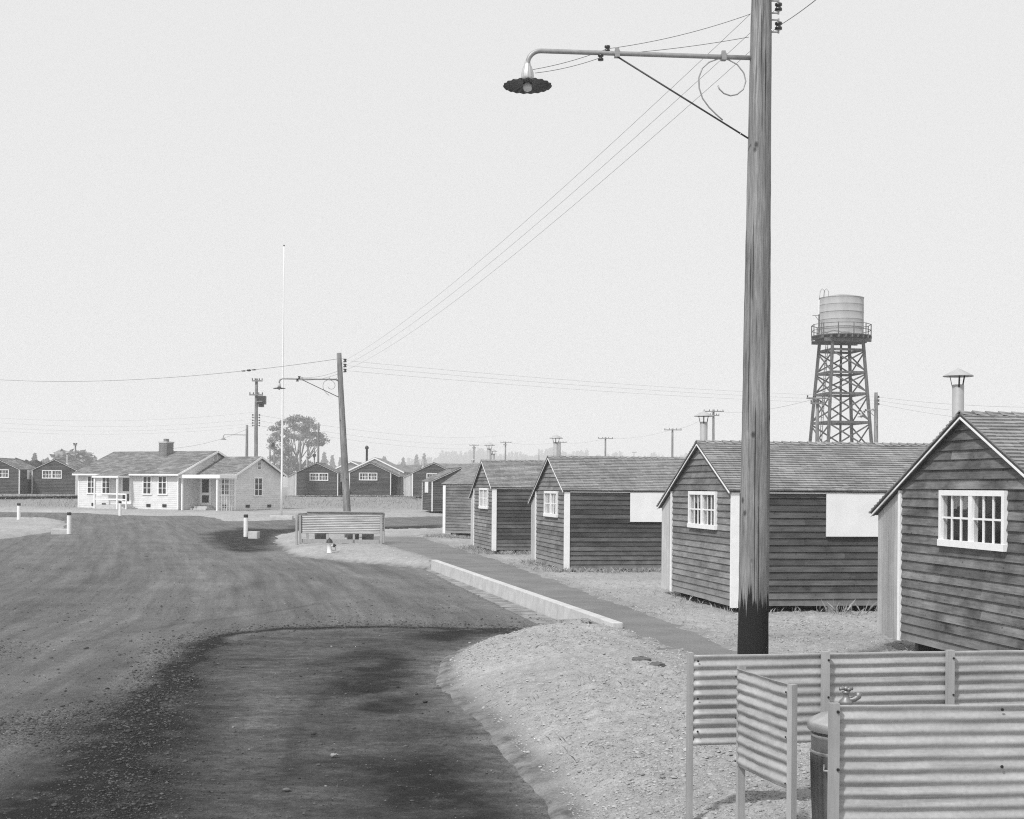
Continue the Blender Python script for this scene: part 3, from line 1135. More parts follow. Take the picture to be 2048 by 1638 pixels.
    # stovepipe with cone cap
    if pipe:
        px_, py_ = .37, W / 2 + 1.0
        zr = apex - SL * 1.0
        m = mb()
        m.lathe([(.079, zr - .3), (.079, 3.56), (.074, 3.57), (.07, 3.45)], 18, px_, py_)
        pp = m.build("stovepipe", M_STOVE, root, True)
        m = mb()
        m.lathe([(.0, 3.80), (.2, 3.695), (.205, 3.683), (.198, 3.683), (.0, 3.785)], 20, px_, py_)
        m.build("cap", M_STOVE, pp, True)
        m = mb()
        for a in (.3, 2.5, 4.4):
            m.beam((px_ + .075 * math.cos(a), py_ + .075 * math.sin(a), 3.53), (px_ + .12 * math.cos(a), py_ + .12 * math.sin(a), 3.73), .022, .006)
        m.build("bracket", M_IRON, pp)
        m = mb()
        m.lathe([(.2, zr + .02), (.083, zr + .16), (.083, zr + .2)], 16, px_, py_)
        m.build("flashing", M_STOVE, pp, True)
    return root


WIN = (0.89, 2.65, 1.39, 2.13)


def make_window(root, mb, style, r):
    wy0, wy1, wz0, wz1 = WIN
    win = mb()
    xo, xi = -.062, .03
    fw = .07
    win.box(xo, xi, wy0, wy1, wz1 - fw, wz1)
    win.box(xo - .012, xi, wy0 - .01, wy1 + .01, wz0, wz0 + fw + .015)
    win.box(xo, xi, wy0, wy0 + fw, wz0 + fw + .015, wz1 - fw)
    win.box(xo, xi, wy1 - fw, wy1, wz0 + fw + .015, wz1 - fw)
    mid = (wy0 + wy1) / 2
    win.box(xo + .004, xi, mid - .05, mid + .05, wz0 + fw + .015, wz1 - fw)
    w = win.build("window", M_WHITE, root)
    m = mb()
    za, zb = wz0 + fw + .015, wz1 - fw
    zm = (za + zb) / 2
    cols = []
    for a, b in ((wy0 + fw, mid - .05), (mid + .05, wy1 - fw)):
        st = (b - a) / 3
        for i in (1, 2):
            m.box(-.036, -.012, a + st * i - .014, a + st * i + .014, za, zb)
        m.box(-.034, -.014, a, b, zm - .013, zm + .013)
        cols += [(a + st * i, a + st * (i + 1)) for i in range(3)]
    m.build("glazing_bar", M_WHITE, w)
    for (a, b) in cols:
        for (p, q) in ((za, zm), (zm, zb)):
            m = mb()
            x = -.022 + r.uniform(-.002, .002)
            x2 = x + r.uniform(-.006, .006)
            m.add([(x, a, p), (x, b, p), (x2, b, q), (x2, a, q)], [(0, 1, 2, 3)])
            m.build("pane", M_GLASS, w)
    if style in ('curtain', 'full'):
        m = mb()
        n = 60
        vv, ff = [], []
        for i in range(n + 1):
            y = wy0 - .02 + (wy1 - wy0 + .04) * i / n
            x = .11 + .018 * math.sin(i * 1.3) + .01 * math.sin(i * .53)
            lo = wz0 - .05 if style == 'full' else wz1 - .2 - .05 * abs(math.sin(i * .31))
            vv += [(x, y, lo), (x, y, wz1 + .03)]
        for i in range(n):
            if style == 'full' and i % 20 in (6, 7, 8, 13, 14):
                continue
            if style == 'curtain' and i < 38:
                continue
            ff.append((2 * i, 2 * i + 2, 2 * i + 3, 2 * i + 1))
        m.add(vv, ff)
        m.build("curtain", M_CURTAIN, w)


ROWG = "cabins standing in the near row"
FARG = "cabins standing across the far field"
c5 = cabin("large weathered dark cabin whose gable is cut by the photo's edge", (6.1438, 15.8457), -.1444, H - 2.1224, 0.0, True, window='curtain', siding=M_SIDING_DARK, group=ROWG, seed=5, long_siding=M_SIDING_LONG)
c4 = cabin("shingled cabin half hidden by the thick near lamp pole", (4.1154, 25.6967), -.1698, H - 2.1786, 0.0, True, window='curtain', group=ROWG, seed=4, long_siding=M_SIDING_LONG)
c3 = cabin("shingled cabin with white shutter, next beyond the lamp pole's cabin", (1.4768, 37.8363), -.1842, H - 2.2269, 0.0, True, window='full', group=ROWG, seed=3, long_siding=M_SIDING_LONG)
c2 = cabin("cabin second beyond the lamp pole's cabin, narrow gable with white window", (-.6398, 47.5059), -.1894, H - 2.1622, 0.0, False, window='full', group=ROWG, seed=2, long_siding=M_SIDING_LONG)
P = on(889, 1064.5, .24)
c1 = cabin("pale weathered cabin turned side on at the row's far bend", (at(888, 1064, 61.5).x, 61.5, 0), .66, .26, .12, False, group=ROWG, seed=1, window='none')
cabin("small cabin with narrow white shutter beyond the row's bend", (at(864.5, 1022, 99).x + 3.9, 99.8, 0), math.radians(-101.5), .56, .4, False, flip=True, far=True, group=FARG, seed=10, siding=M_SIDING_FAR)


def far_cabin(label, pxl, pxr, pyb, Y, flip=False, seed=0, porch_open=False, pipe=True, turn=0.0):
    """gable turned to the viewer, seen between two pixels"""
    a = at(pxl, pyb, Y)
    b = at(pxr, pyb, Y)
    # local y runs from the near corner (right) to the left when not flipped
    yaw = math.radians(-90) + turn
    if flip:
        # the lean-to on the right: mirrored plan, corner B is the left one... root stays at the right corner
        return cabin(label, (b.x, Y, 0), yaw, b.z, b.z - .1, False, flip=True, far=True, group=FARG, seed=seed, siding=M_SIDING_FAR, porch_open=porch_open, pipe=pipe, window='full')
    return cabin(label, (b.x, Y, 0), yaw, b.z, b.z - .1, False, far=True, group=FARG, seed=seed, siding=M_SIDING_FAR, porch_open=porch_open, pipe=pipe, window='full')


far_cabin("dark cabin standing just beyond the white house's end wall", 62, 153, 989, 122, flip=True, seed=11, pipe=True, turn=.05)
far_cabin("dark cabin with plank lean-to beside the flagpole", 591, 675, 991, 131, seed=12)
far_cabin("dark cabin with open shadowed porch behind the leaning lamp pole", 700, 782, 990, 133, flip=True, seed=13, porch_open=True, pipe=False)
far_cabin("dark cabin with plank lean-to partly hidden by the nearer small cabin", 826, 910, 993, 128, seed=14)
far_cabin("cabin at the photo's edge with narrow white shutter on its side", -50, 38, 988, 120, seed=15)

# ------------------------------------------------------------------ white house
HZ = .42
house = thing("white_house", "low white clapboard house with brick chimney and porches", "house", (-24.66, 102.0, HZ), math.radians(-29.4))


def clap_wall(m, p, q, z0, top, out, n=None, thick=.02):
    """clapboards between two plan points up to top(t) with t 0..1"""
    p, q, o = Vector((*p, 0)), Vector((*q, 0)), Vector((*out, 0))
    ex = .15
    zmax = max(top(i / 20) for i in range(21))
    k = 0
    ln = (q - p).length
    while z0 + k * ex < zmax - .01:
        za, zb2 = z0 + k * ex, z0 + (k + 1) * ex + .01
        ts_ = [i / 60 for i in range(61) if top(i / 60) > za + .02]
        if ts_:
            t0, t1 = ts_[0], ts_[-1]
            tt = [t for t in ts_ if top(t) >= zb2 - .01]
            u0, u1 = (tt[0], tt[-1]) if tt else ((t0 + t1) / 2, (t0 + t1) / 2)
            zt = zb2 if tt else min(zb2, max(top(t) for t in ts_))
            A, B_, C_, D_ = p.lerp(q, t0), p.lerp(q, t1), p.lerp(q, u1), p.lerp(q, u0)
            z = Vector((0, 0, 1))
            m.hexa([A + z * za, A + o * thick + z * za, B_ + o * thick + z * za, B_ + z * za,
                    D_ + z * zt, D_ + o * .006 + z * zt, C_ + o * .006 + z * zt, C_ + z * zt])
        k += 1


MW, MD, MH, MR = 10.2, 8.0, 2.78, 4.42
WW, WY0, WY1, WH, WR = 3.56, 2.2, 7.54, 2.76, 4.0
m = MB()
flat = lambda h: (lambda t: h)
gab = lambda e, rdg: (lambda t: e + (rdg - e) * (1 - abs(2 * t - 1)) - .03)
clap_wall(m, (-MW, 0), (0, 0), .05, flat(MH), (0, -1))
clap_wall(m, (0, 0), (0, MD), .05, gab(MH, MR), (1, 0))
clap_wall(m, (-MW, 0), (-MW, MD), .05, gab(MH, MR), (-1, 0))
clap_wall(m, (-MW, MD), (0, MD), .05, flat(MH), (0, 1))
clap_wall(m, (0, WY0), (WW, WY0), .05, flat(WH), (0, -1))
clap_wall(m, (WW, WY0), (WW, WY1), .05, gab(WH, WR), (1, 0))
clap_wall(m, (0, WY1), (WW, WY1), .05, flat(WH), (0, 1))
m.build("clapboards", M_CREAM, house, kind="stuff")
m = MB()
m.prism([(.01, -.3), (MD - .01, -.3), (MD - .01, MH), (MD / 2, MR - .03), (.01, MH)], 'x', -MW + .01, -.01)
m.prism([(WY0 + .01, -.3), (WY1 - .01, -.3), (WY1 - .01, WH), ((WY0 + WY1) / 2, WR - .03), (WY0 + .01, WH)], 'x', -.5, WW - .01)
m.build("wall", M_CREAM, house)
m = MB()
m.box(-MW - .02, .02, -.025, .3, -.3, .06)
m.box(.3, WW + .02, WY0 - .025, WY0 + .1, -.3, .06)
m.build("foundation", M_CONCRETE, house)


def slope_roof(name, x0, x1, ya, za, yb_, zb2, mat=M_SHINGLE_FAR, th=.07):
    ln = math.hypot(yb_ - ya, zb2 - za)
    uy, uz = (yb_ - ya) / ln, (zb2 - za) / ln
    ny, nz_ = (-uz, uy) if uy > 0 else (uz, -uy)
    m = MB()
    m.prism([(ya, za), (yb_, zb2), (yb_ + ny * th, zb2 + nz_ * th), (ya + ny * th, za + nz_ * th)], 'x', x0, x1)
    r = random.Random(3)
    i = 0
    ex = .15
    while i * ex < ln - .05:
        a, b = i * ex - .03, min(i * ex + ex * 1.3, ln - .01)
        x = x0 - .02
        while x < x1 + .02:
            xe = min(x + r.uniform(.25, .7), x1 + .02)
            Pq = lambda xx, s, hh: (xx, ya + uy * s + ny * hh, za + uz * s + nz_ * hh)
            tb = r.uniform(.014, .024)
            m.hexa([Pq(x, a, th), Pq(xe - .004, a, th), Pq(xe - .004, b, th - .004), Pq(x, b, th - .004),
                    Pq(x, a, th + tb), Pq(xe - .004, a, th + tb), Pq(xe - .004, b, th + .005), Pq(x, b, th + .005)])
            x = xe
        i += 1
    return m.build(name, mat, house, kind="stuff")


sm = (MR - MH) / (MD / 2)
sw = (WR - WH) / ((WY1 - WY0) / 2)
slope_roof("roof", -MW - .3, .3, -.35, MH - .35 * sm, MD / 2, MR)
slope_roof("roof", -MW - .3, .3, MD + .35, MH - .35 * sm, MD / 2, MR)
slope_roof("roof", .31, WW + .3, WY0 - .3, WH - .3 * sw, (WY0 + WY1) / 2, WR)
slope_roof("roof", .31, WW + .3, WY1 + .3, WH - .3 * sw, (WY0 + WY1) / 2, WR)
# wing roof running back into the main slope
m = MB()
m.prism([((WY0 + WY1) / 2, WR), (WY0 - .3, WH - .3 * sw), (WY0 - .3, WH - .3 * sw + .06), ((WY0 + WY1) / 2, WR + .06)], 'x', -.9, .305)
m.build("roof", M_SHINGLE_FAR, house)


def trim(pts, wdt=.14, th=.04, nm="trim"):
    m = MB()
    m.beam(pts[0], pts[1], th, wdt)
    m.build(nm, M_WHITE, house)


for xx in (.33, -MW - .33):
    trim(((xx, -.36, MH - .36 * sm - .02), (xx, MD / 2 + .02, MR + .01)), nm="verge_board")
    trim(((xx, MD + .36, MH - .36 * sm - .02), (xx, MD / 2 - .02, MR + .01)), nm="verge_board")
yc = (WY0 + WY1) / 2
trim(((WW + .33, WY0 - .32, WH - .32 * sw - .02), (WW + .33, yc + .02, WR + .01)), nm="verge_board")
trim(((WW + .33, WY1 + .32, WH - .32 * sw - .02), (WW + .33, yc - .02, WR + .01)), nm="verge_board")
trim(((-MW - .35, -.37, MH - .35 * sm - .03), (.35, -.37, MH - .35 * sm - .03)), .13, nm="eave_board")
trim(((.35, WY0 - .32, WH - .3 * sw - .03), (WW + .35, WY0 - .32, WH - .3 * sw - .03)), .13, nm="eave_board")
for (x, y) in ((-MW - .02, -.03), (0.0, -.03), (WW, WY0 - .03), (WW + .0, WY1)):
    m = MB()
    m.box(x - .06, x + .045, y - .01, y + .09, .05, (MH if x <= 0 else WH) - .02)
    m.build("corner_board", M_WHITE, house)


def house_window(x, y, z0, z1, w, face):
    """face 'f' front (-y) or 'e' end (+x)"""
    fm = (lambda a, o, z: (x + a, y - o, z)) if face == 'f' else (lambda a, o, z: (x + o, y + a, z))
    m = MB(fm)
    hw = w / 2
    m.box(-hw - .1, hw + .1, .0, .045, z1, z1 + .12)
    m.box(-hw - .14, hw + .14, .0, .07, z0 - .1, z0)
    m.box(-hw - .1, -hw, .0, .045, z0, z1)
    m.box(hw, hw + .1, .0, .045, z0, z1)
    m.box(-.035, .035, .0, .04, z0, z1)
    win = m.build("window", M_WHITE, house)
    m = MB(fm)
    for k in (1, 2):
        zz = z0 + (z1 - z0) * k / 3
        m.box(-hw, -.036, .022, .036, zz - .018, zz + .018)
        m.box(.036, hw, .022, .036, zz - .018, zz + .018)
    m.build("glazing_bar", M_WHITE, win)
    for a, b in ((-hw, -.036), (.036, hw)):
        for k in range(3):
            p, q = z0 + (z1 - z0) * k / 3, z0 + (z1 - z0) * (k + 1) / 3
            m = MB(fm)
            m.box(a, b, .012, .02, p + .001, q - .001)
            m.build("pane", M_DARKGLASS, win)


M_DARKGLASS = plain("dark_window_glass", 0.03, 0.12, spec=0.5)
for x in (-8.83, -7.27, -3.04, -1.51):
    house_window(x, -.015, 1.2, 2.45, .72, 'f')
house_window(2.62, WY0 - .015, 1.2, 2.4, .7, 'f')
house_window(WW + .015, 4.8, 1.14, 2.4, .8, 'e')


def house_door(x, y, z0):
    m = MB()
    m.box(x - .55, x + .55, y - .05, y, z0, z0 + 2.15)
    d = m.build("door", M_WHITE, house)
    for a, b in ((.95, 1.95), (.2, .75)):
        m = MB()
        m.box(x - .33, x + .33, y - .062, y - .052, z0 + a, z0 + b)
        m.build("screen_panel", M_DARKGLASS, d)


house_door(-5.17, -.02, .4)
house_door(.75, WY0 - .02, .35)
for (x, y, face) in ((-8.6, -.02, 'f'), (-7.5, -.02, 'f'), (-2.9, -.02, 'f'), (-1.3, -.02, 'f'), (2.6, WY0 - .02, 'f'), (WW + .02, 3.6, 'e'), (WW + .02, 6.1, 'e')):
    m = MB()
    if face == 'f':
        m.box(x - .2, x + .2, y - .03, y, .2, .42)
    else:
        m.box(x, x + .03, y - .22, y + .22, .2, .42)
    m.build("vent", M_BLACK, house)
for (x, y, z, hh) in ((.03, MD / 2, 3.75, .42), (WW + .03, yc, 3.1, .6)):
    m = MB()
    m.box(x - .01, x + .03, y - .24, y + .24, z - .05, z + hh + .05)
    v = m.build("louvre", M_WHITE, house)
    for k in range(6):
        m = MB()
        zz = z + hh * k / 6
        m.box(x + .031, x + .04, y - .18, y + .18, zz + .01, zz + hh / 6 - .03)
        m.build("slat", M_EDGE, v)
# brick chimney, course by course
ch = MB()
cx0, cx1, cy0, cy1 = -4.67, -3.87, 2.85, 3.65
ch.box(cx0 + .02, cx1 - .02, cy0 + .02, cy1 - .02, 3.6, 5.18)
chim = ch.build("chimney", M_MORTAR, house)
mbk = MB()
z = 3.9
k = 0
while z < 5.1:
    for side in range(4):
        n = 4
        for i in range(n):
            o = (.5 if k % 2 else 0)
            a = max(0, (i + o - .5) / n)
            b = min(1, (i + 1 + o - .5) / n)
            if b - a < .02:
                continue
            if side < 2:
                yy = (cy0, cy0 + .03) if side == 0 else (cy1 - .03, cy1)
                mbk.box(cx0 + .8 * a + .006, cx0 + .8 * b - .006, yy[0], yy[1], z, z + .072)
            else:
                xx = (cx0, cx0 + .03) if side == 2 else (cx1 - .03, cx1)
                mbk.box(xx[0], xx[1], cy0 + .8 * a + .006, cy0 + .8 * b - .006, z, z + .072)
    z += .085
    k += 1
mbk.build("brick", M_BRICK, chim, kind="stuff")
m = MB()
m.box(cx0 - .03, cx1 + .03, cy0 - .03, cy1 + .03, 5.1, 5.2)
m.build("chimney_cap", M_CONCRETE, chim)
m = MB()
m.box(cx0 + .25, cx1 - .25, cy0 + .25, cy1 - .25, 5.2, 5.42)
m.build("flue", M_BRICK, chim)
# entry porch on the front
px0, px1, pyo = -7.1, -4.75, -1.35
m = MB()
m.prism([(pyo - .1, 2.42), (-.3, 2.66), (-.3, 2.73), (pyo - .1, 2.49)], 'x', px0 - .15, px1 + .15)
pr = m.build("porch_roof", M_SHINGLE_FAR, house)
m = MB()
m.box(px0 - .17, px1 + .17, pyo - .14, pyo - .105, 2.36, 2.5)
m.box(px1 + .155, px1 + .19, pyo - .14, -.3, 2.38, 2.5)
m.build("porch_fascia", M_WHITE, pr)
for x in (px0, px1):
    m = MB()
    m.box(x - .06, x + .06, pyo - .06, pyo + .06, 0, 2.42)
    m.build("porch_post", M_WHITE, house)
m = MB()
m.box(px0, px1, pyo, -.03, -.2, .32)
m.build("porch_floor", M_CONCRETE, house)
for zz in (.75, 1.15):
    m = MB()
    m.box(px0 + .07, px1 - .07, pyo - .02, pyo + .02, zz - .05, zz + .05)
    m.build("rail", M_WHITE, house)
    m = MB()
    m.beam((px1, pyo, zz), (px1 + .9, pyo, zz - .02), .05, .1)
    m.build("rail", M_WHITE, house)
m = MB()
m.box(px1 + .86, px1 + .94, pyo - .04, pyo + .04, -.1, 1.17)
m.build("porch_post", M_WHITE, house)
for k in range(3):
    m = MB()
    m.box(px1 + .02 + .28 * k, px1 + .3 + .28 * k, pyo + .05, -.1, -.2, .3 - .1 * k)
    m.build("step", M_CONCRETE, house)
# side porch between house and wing
m = MB()
m.box(-.02 + .08, 3.95, .05, WY0 - .34, 2.52, 2.6)
sp = m.build("porch_roof", M_WHITE, house)
m = MB()
m.box(-.1 + .1, 4.0, .0, .045, 2.36, 2.62)
m.box(3.955, 4.0, .05, WY0 - .34, 2.36, 2.62)
m.build("porch_fascia", M_WHITE, sp)
for x in (.28, 3.65):
    m = MB()
    m.box(x - .06, x + .06, .1, .22, 0, 2.5)
    m.build("porch_post", M_WHITE, house)
m = MB()
for k in range(7):
    y = .35 + k * .28
    m.box(3.64, 3.665, y - .015, y + .015, 0, 2.5)
for k in range(6):
    m.box(3.666, 3.69, .22, WY0 - .06, .3 + .4 * k - .015, .3 + .4 * k + .015)
m.build("lattice", M_WHITE, house)
for k in range(2):
    m = MB()
    m.box(.05 + .2 * k, 1.7 - .2 * k, 1.1 + .35 * k, WY0 - .03, -.2, .13 + .16 * k)
    m.build("step", M_CONCRETE, house)


# ------------------------------------------------------------------ other buildings far behind
def far_building(label, pxl, pxr, pyb, Y, wall_h, rise, depth, wm, turn=0.0, cat="building", parts=None, ridge_across=False):
    a, b = at(pxl, pyb, Y), at(pxr, pyb, Y)
    w = b.x - a.x
    root = thing("barrack_building" if wm is not M_CREAM else "pale_hall", label, cat, (a.x, Y, a.z), turn)
    m = MB()
    if ridge_across:
        m.prism([(0, 0), (depth, 0), (depth, wall_h), (depth / 2, wall_h + rise), (0, wall_h)], 'x', 0, w)
    else:
        m.prism([(0, 0), (w, 0), (w, wall_h), (w / 2, wall_h + rise), (0, wall_h)], 'y', 0, depth)
    m.build("wall", wm, root)
    sl = rise / ((depth if ridge_across else w) / 2)
    for sgn in (0, 1):
        m = MB()
        if ridge_across:
            ya = -.4 if sgn == 0 else depth + .4
            m.prism([(ya, wall_h - .4 * sl + .02), (depth / 2, wall_h + rise + .02), (depth / 2, wall_h + rise + .14), (ya, wall_h - .4 * sl + .14)], 'x', -.4, w + .4)
        else:
            xa = -.4 if sgn == 0 else w + .4
            m.prism([(xa, wall_h - .4 * sl + .02), (w / 2, wall_h + rise + .02), (w / 2, wall_h + rise + .14), (xa, wall_h - .4 * sl + .14)], 'y', -.35, depth + .4)
        rf = m.build("roof", M_SHINGLE_FAR, root)
        if not ridge_across:
            m = MB()
            m.prism([(xa, wall_h - .4 * sl - .04), (w / 2, wall_h + rise - .04), (w / 2, wall_h + rise + .1), (xa, wall_h - .4 * sl + .1)], 'y', -.4, -.352)
            m.build("verge_board", M_WHITE, rf)
    for (x0, x1, z0, z1, mat) in parts or []:
        m = MB()
        m.box(x0, x1, -.05, -.005, z0, z1)
        win = m.build("window", M_WHITE if mat is M_DARKGLASS else mat, root)
        if mat is M_DARKGLASS:
            n = 2
            for i in range(n):
                for j in range(2):
                    xa = x0 + .08 + (x1 - x0 - .08) * i / n
                    xb = x0 + (x1 - x0 - .0) * (i + 1) / n - .06
                    p = z0 + .08 + (z1 - z0 - .08) * j / 2
                    q = z0 + (z1 - z0) * (j + 1) / 2 - .06
                    m = MB()
                    m.box(xa, xb, -.06, -.051, p, q)
                    m.build("pane", mat, win)
    return root


pb = far_building("pale gabled hall with stovepipe rising behind the open porch cabin", 698, 801, 982, 150, 2.2, 1.35, 12, M_CREAM, parts=[(2.5, 3.0, 2.7, 3.3, M_WHITE), (5.3, 5.55, .1, 2.1, M_WHITE)])
m = MB()
m.lathe([(.12, 3.0), (.12, 4.6), (.2, 4.62), (.2, 4.85), (.0, 5.0)], 10, 1.8, 1.0)
m.build("stovepipe", M_IRON, pb, True)
far_building("pale gabled hall with tall white window left of the leaning pole", 662, 742, 982, 158, 2.3, 1.05, 10, M_CREAM, parts=[(.7, 1.5, .5, 2.1, M_DARKGLASS)])
far_building("long dark roofed barrack with dark window beyond the pale hall", 788, 846, 984, 166, 2.2, 1.0, 6, M_SIDING_FAR, ridge_across=True, parts=[(.8, 2.2, .3, 1.9, M_BLACK)])
far_building("long dark roofed barrack behind the partly hidden plank cabin", 846, 960, 984, 168, 2.3, 1.1, 6, M_SIDING_FAR, ridge_across=True)


# ------------------------------------------------------------------ poles, lamps and wires
def pole_mesh(top, bot, r0, r1, mat, name="pole", parent=None, sides=18, rings=26, wob=.012, seed=1):
    """tapered wooden pole; mesh origin at its foot"""
    r = random.Random(seed)
    top, bot = Vector(top), Vector(bot)
    m = MB()
    pts, rs = [], []
    ph = r.uniform(0, 6)
    for i in range(rings + 1):
        t = i / rings
        p = (top - bot) * t
        p = p + Vector((math.sin(ph + t * 5) * wob * (top - bot).length * .08, 0, 0)) * t * (1 - t)
        pts.append(p)
        rs.append(r1 + (r0 - r1) * (t ** 1.3) + r.uniform(-1, 1) * r1 * .012)
    m.tube(pts, rs, sides)
    o = m.build(name, mat, parent, True)
    if parent is None:
        o.location = bot
    return o


def spool(m, p, r=.045, h=.09):
    m.lathe([(0, p[2] - h / 2), (r, p[2] - h / 2), (r, p[2] - h * .2), (r * .6, p[2] - h * .05), (r * .6, p[2] + h * .05), (r, p[2] + h * .2), (r, p[2] + h / 2), (0, p[2] + h / 2)], 12, p[0], p[1])


def lamp_post(label, top, bot, r0, r1, arm_root, arm_end, lamp_c, brace_root, brace_top, rack, mat, seed, big=True, group="street lamp poles"):
    """all points in world; root at the pole's foot"""
    bot = Vector(bot)
    root = thing("street_lamp", label, "street lamp", bot, 0, group)
    rel = lambda p: Vector(p) - bot
    pole_mesh(Vector(top) - bot, (0, 0, 0), r0, r1, mat, "pole", root, 24 if big else 12, 60 if big else 16, seed=seed)
    A, Bq, Lc = rel(arm_root), rel(arm_end), rel(lamp_c)
    # arm: straight pipe, then a quarter bend down to the lamp
    d = (Bq - A).normalized()
    bend = .16
    e = Vector((Lc.x, Lc.y, Bq.z))
    pts = [A, A.lerp(e, .3), A.lerp(e, .6), e - d * bend]
    for k in range(1, 7):
        a = k / 6 * PI / 2
        pts.append(e - d * bend + d * bend * math.sin(a) - Vector((0, 0, bend * (1 - math.cos(a)))))
    pts.append(Lc + Vector((0, 0, .24)))
    m = MB()
    m.tube(pts, .029 if big else .035, 12)
    arm = m.build("arm", M_STEELPAINT, root, True)
    m = MB()
    m.lathe([(.0, A.z - .07), (.07, A.z - .07), (.07, A.z + .07), (0, A.z + .07)], 12, A.x + .02, A.y)
    m.build("arm_flange", M_STEELPAINT, root, True)
    ca = A.lerp(e, .14)
    cb = rel(brace_top)
    for q in (ca, cb):
        m = MB()
        m.beam(q - d * .03, q + d * .03, .075, .085)
        m.box(q.x - .025, q.x + .025, q.y - .02, q.y + .02, q.z + .03, q.z + .075)
        m.build("clamp", M_STEELPAINT, arm)
    m = MB()
    br = rel(brace_root)
    m.tube([cb - Vector((0, 0, .03)), br], .011 if big else .016, 8)
    m.build("brace", M_IRON, root, True)
    # scroll iron: up from the brace, over under the arm and curling in
    al = (e - A).length
    pts = []
    for (sx, sy) in ((1440, 239), (1428, 229), (1413, 215), (1400, 198), (1393, 178), (1392, 158), (1399, 139), (1412, 127), (1430, 120), (1450, 121), (1468, 130), (1481, 146), (1485, 162), (1480, 178), (1468, 188), (1455, 191), (1442, 187), (1433, 179), (1430, 172)):
        pts.append(A + d * ((1503 - sx) / 445 * al) - Vector((0, 0, (sy - 116) / 445 * al)))
    m = MB()
    m.tube(pts, .009 if big else .011, 6)
    m.build("scroll", M_STEELPAINT, root, True)
    # lamp: ribbed neck casting, collar, scalloped reflector, bulb
    m = MB()
    nk = lambda j, a, rr, z: (rr * (1 + .05 * math.cos(12 * a)), z)
    m.lathe([(.0, .27), (.03, .27), (.035, .24), (.052, .2), (.064, .15), (.07, .1), (.068, .05), (0, .05)], 48, wave=nk)
    n_ = m.build("lamp_neck", M_LAMPNECK, root, True)
    n_.location = Lc
    m = MB()
    m.lathe([(.06, .062), (.085, .055), (.085, .035), (.06, .03)], 24)
    q = m.build("lamp_collar", M_IRON, n_, True)
    def wv(j, a, rr, z):
        k = max(0, (rr - .08) / .2)
        return rr * (1 + .015 * k * math.cos(20 * a)), z + .006 * k * math.cos(20 * a)
    m = MB()
    m.lathe([(.05, .05), (.1, .04), (.16, .03), (.22, .018), (.265, .004), (.27, -.002), (.262, -.004), (.22, .008), (.16, .018), (.1, .026), (.05, .03)], 120, wave=wv)
    q = m.build("lamp_shade", M_LAMPHOOD, n_, True)
    m = MB()
    m.lathe([(.03, .03), (.045, .01), (.05, -.015), (.042, -.045), (.02, -.06), (0, -.063)], 20)
    q = m.build("bulb", M_BULB, n_, True)
    if big:
        n_.rotation_euler = (-0.03, -.01, 0)
        n_.scale = (1.09, 1.09, 1.09)
    # insulators by the clamp and on the pole
    ins = [cb - d * -.12 + Vector((0, 0, .06)), cb - d * -.2 + Vector((0, 0, -.05))]
    for p in ins:
        m = MB()
        spool(m, (p.x, p.y, p.z), .035 if big else .06, .07 if big else .12)
        m.build("insulator", M_CERAMIC, arm, True)
    m = MB()
    for p in rack:
        q = rel(p)
        m.beam(q + Vector((0, 0, .09)), q - Vector((0, 0, .09)), .02)
        for zz in (.075, -.075):
            m.beam(q + Vector((0, 0, zz)), q + Vector((-.16, 0, zz)), .024, .012)
    m.build("insulator_rack", M_STEELPAINT, root)
    for p in rack:
        q = rel(p)
        m = MB()
        spool(m, q, .045 if big else .07, .085 if big else .14)
        m.build("insulator", M_CERAMIC, root, True)
    return root, [bot + p for p in ins]


# near pole
Yp = 17.0
p_foot = Vector((at(1505, 1353, Yp).x, Yp, -.05))
p_top = at(1525, -150, Yp)
armR = at(1503, 117, Yp) + Vector((.04, -.02, 0))
armE = at(1056, 101, 16.75)
lampC = at(1055, 172, 16.75)
brR = at(1497, 277, Yp - .12)
brT = at(1234, 108, 16.85)
rackN = [at(1557, y, Yp) for y in (-25, 14, 52)]
lamp1, insN = lamp_post("tall near street lamp on creosoted pole with scalloped shade", p_top, p_foot, .115, .19, armR, armE, lampC, brR, brT, rackN, M_POLE_NEAR, 3)
# leaning pole beyond the far bin screen
Y2 = 60.0
q_foot = Vector((at(697, 1076, Y2).x, Y2, .02))
q_top = at(678, 706, Y2)
rackF = [at(690, y, Y2) for y in (721, 731, 741)]
lamp2, insF = lamp_post("leaning street lamp pole behind the far corrugated screen", q_top, q_foot, .105, .17, at(675, 759, Y2), at(560, 757, Y2), at(558.5, 777, Y2), at(681, 796, Y2), at(604, 758, Y2), rackF, M_POLE, 4, big=False)
# lamp beside the water tower
Y3 = 92.0
t_foot = Vector((at(1752, 1030, Y3).x, Y3, .3))
lamp3, insT = lamp_post("street lamp pole standing against the water tower's leg", at(1752, 785, Y3), t_foot, .12, .18, at(1748, 819, Y3), at(1724, 823, Y3), at(1722.5, 834, Y3), at(1749, 832, Y3), at(1735, 821, Y3), [at(1757, y, Y3) for y in (794, 801, 808)], M_POLE, 5, big=False)


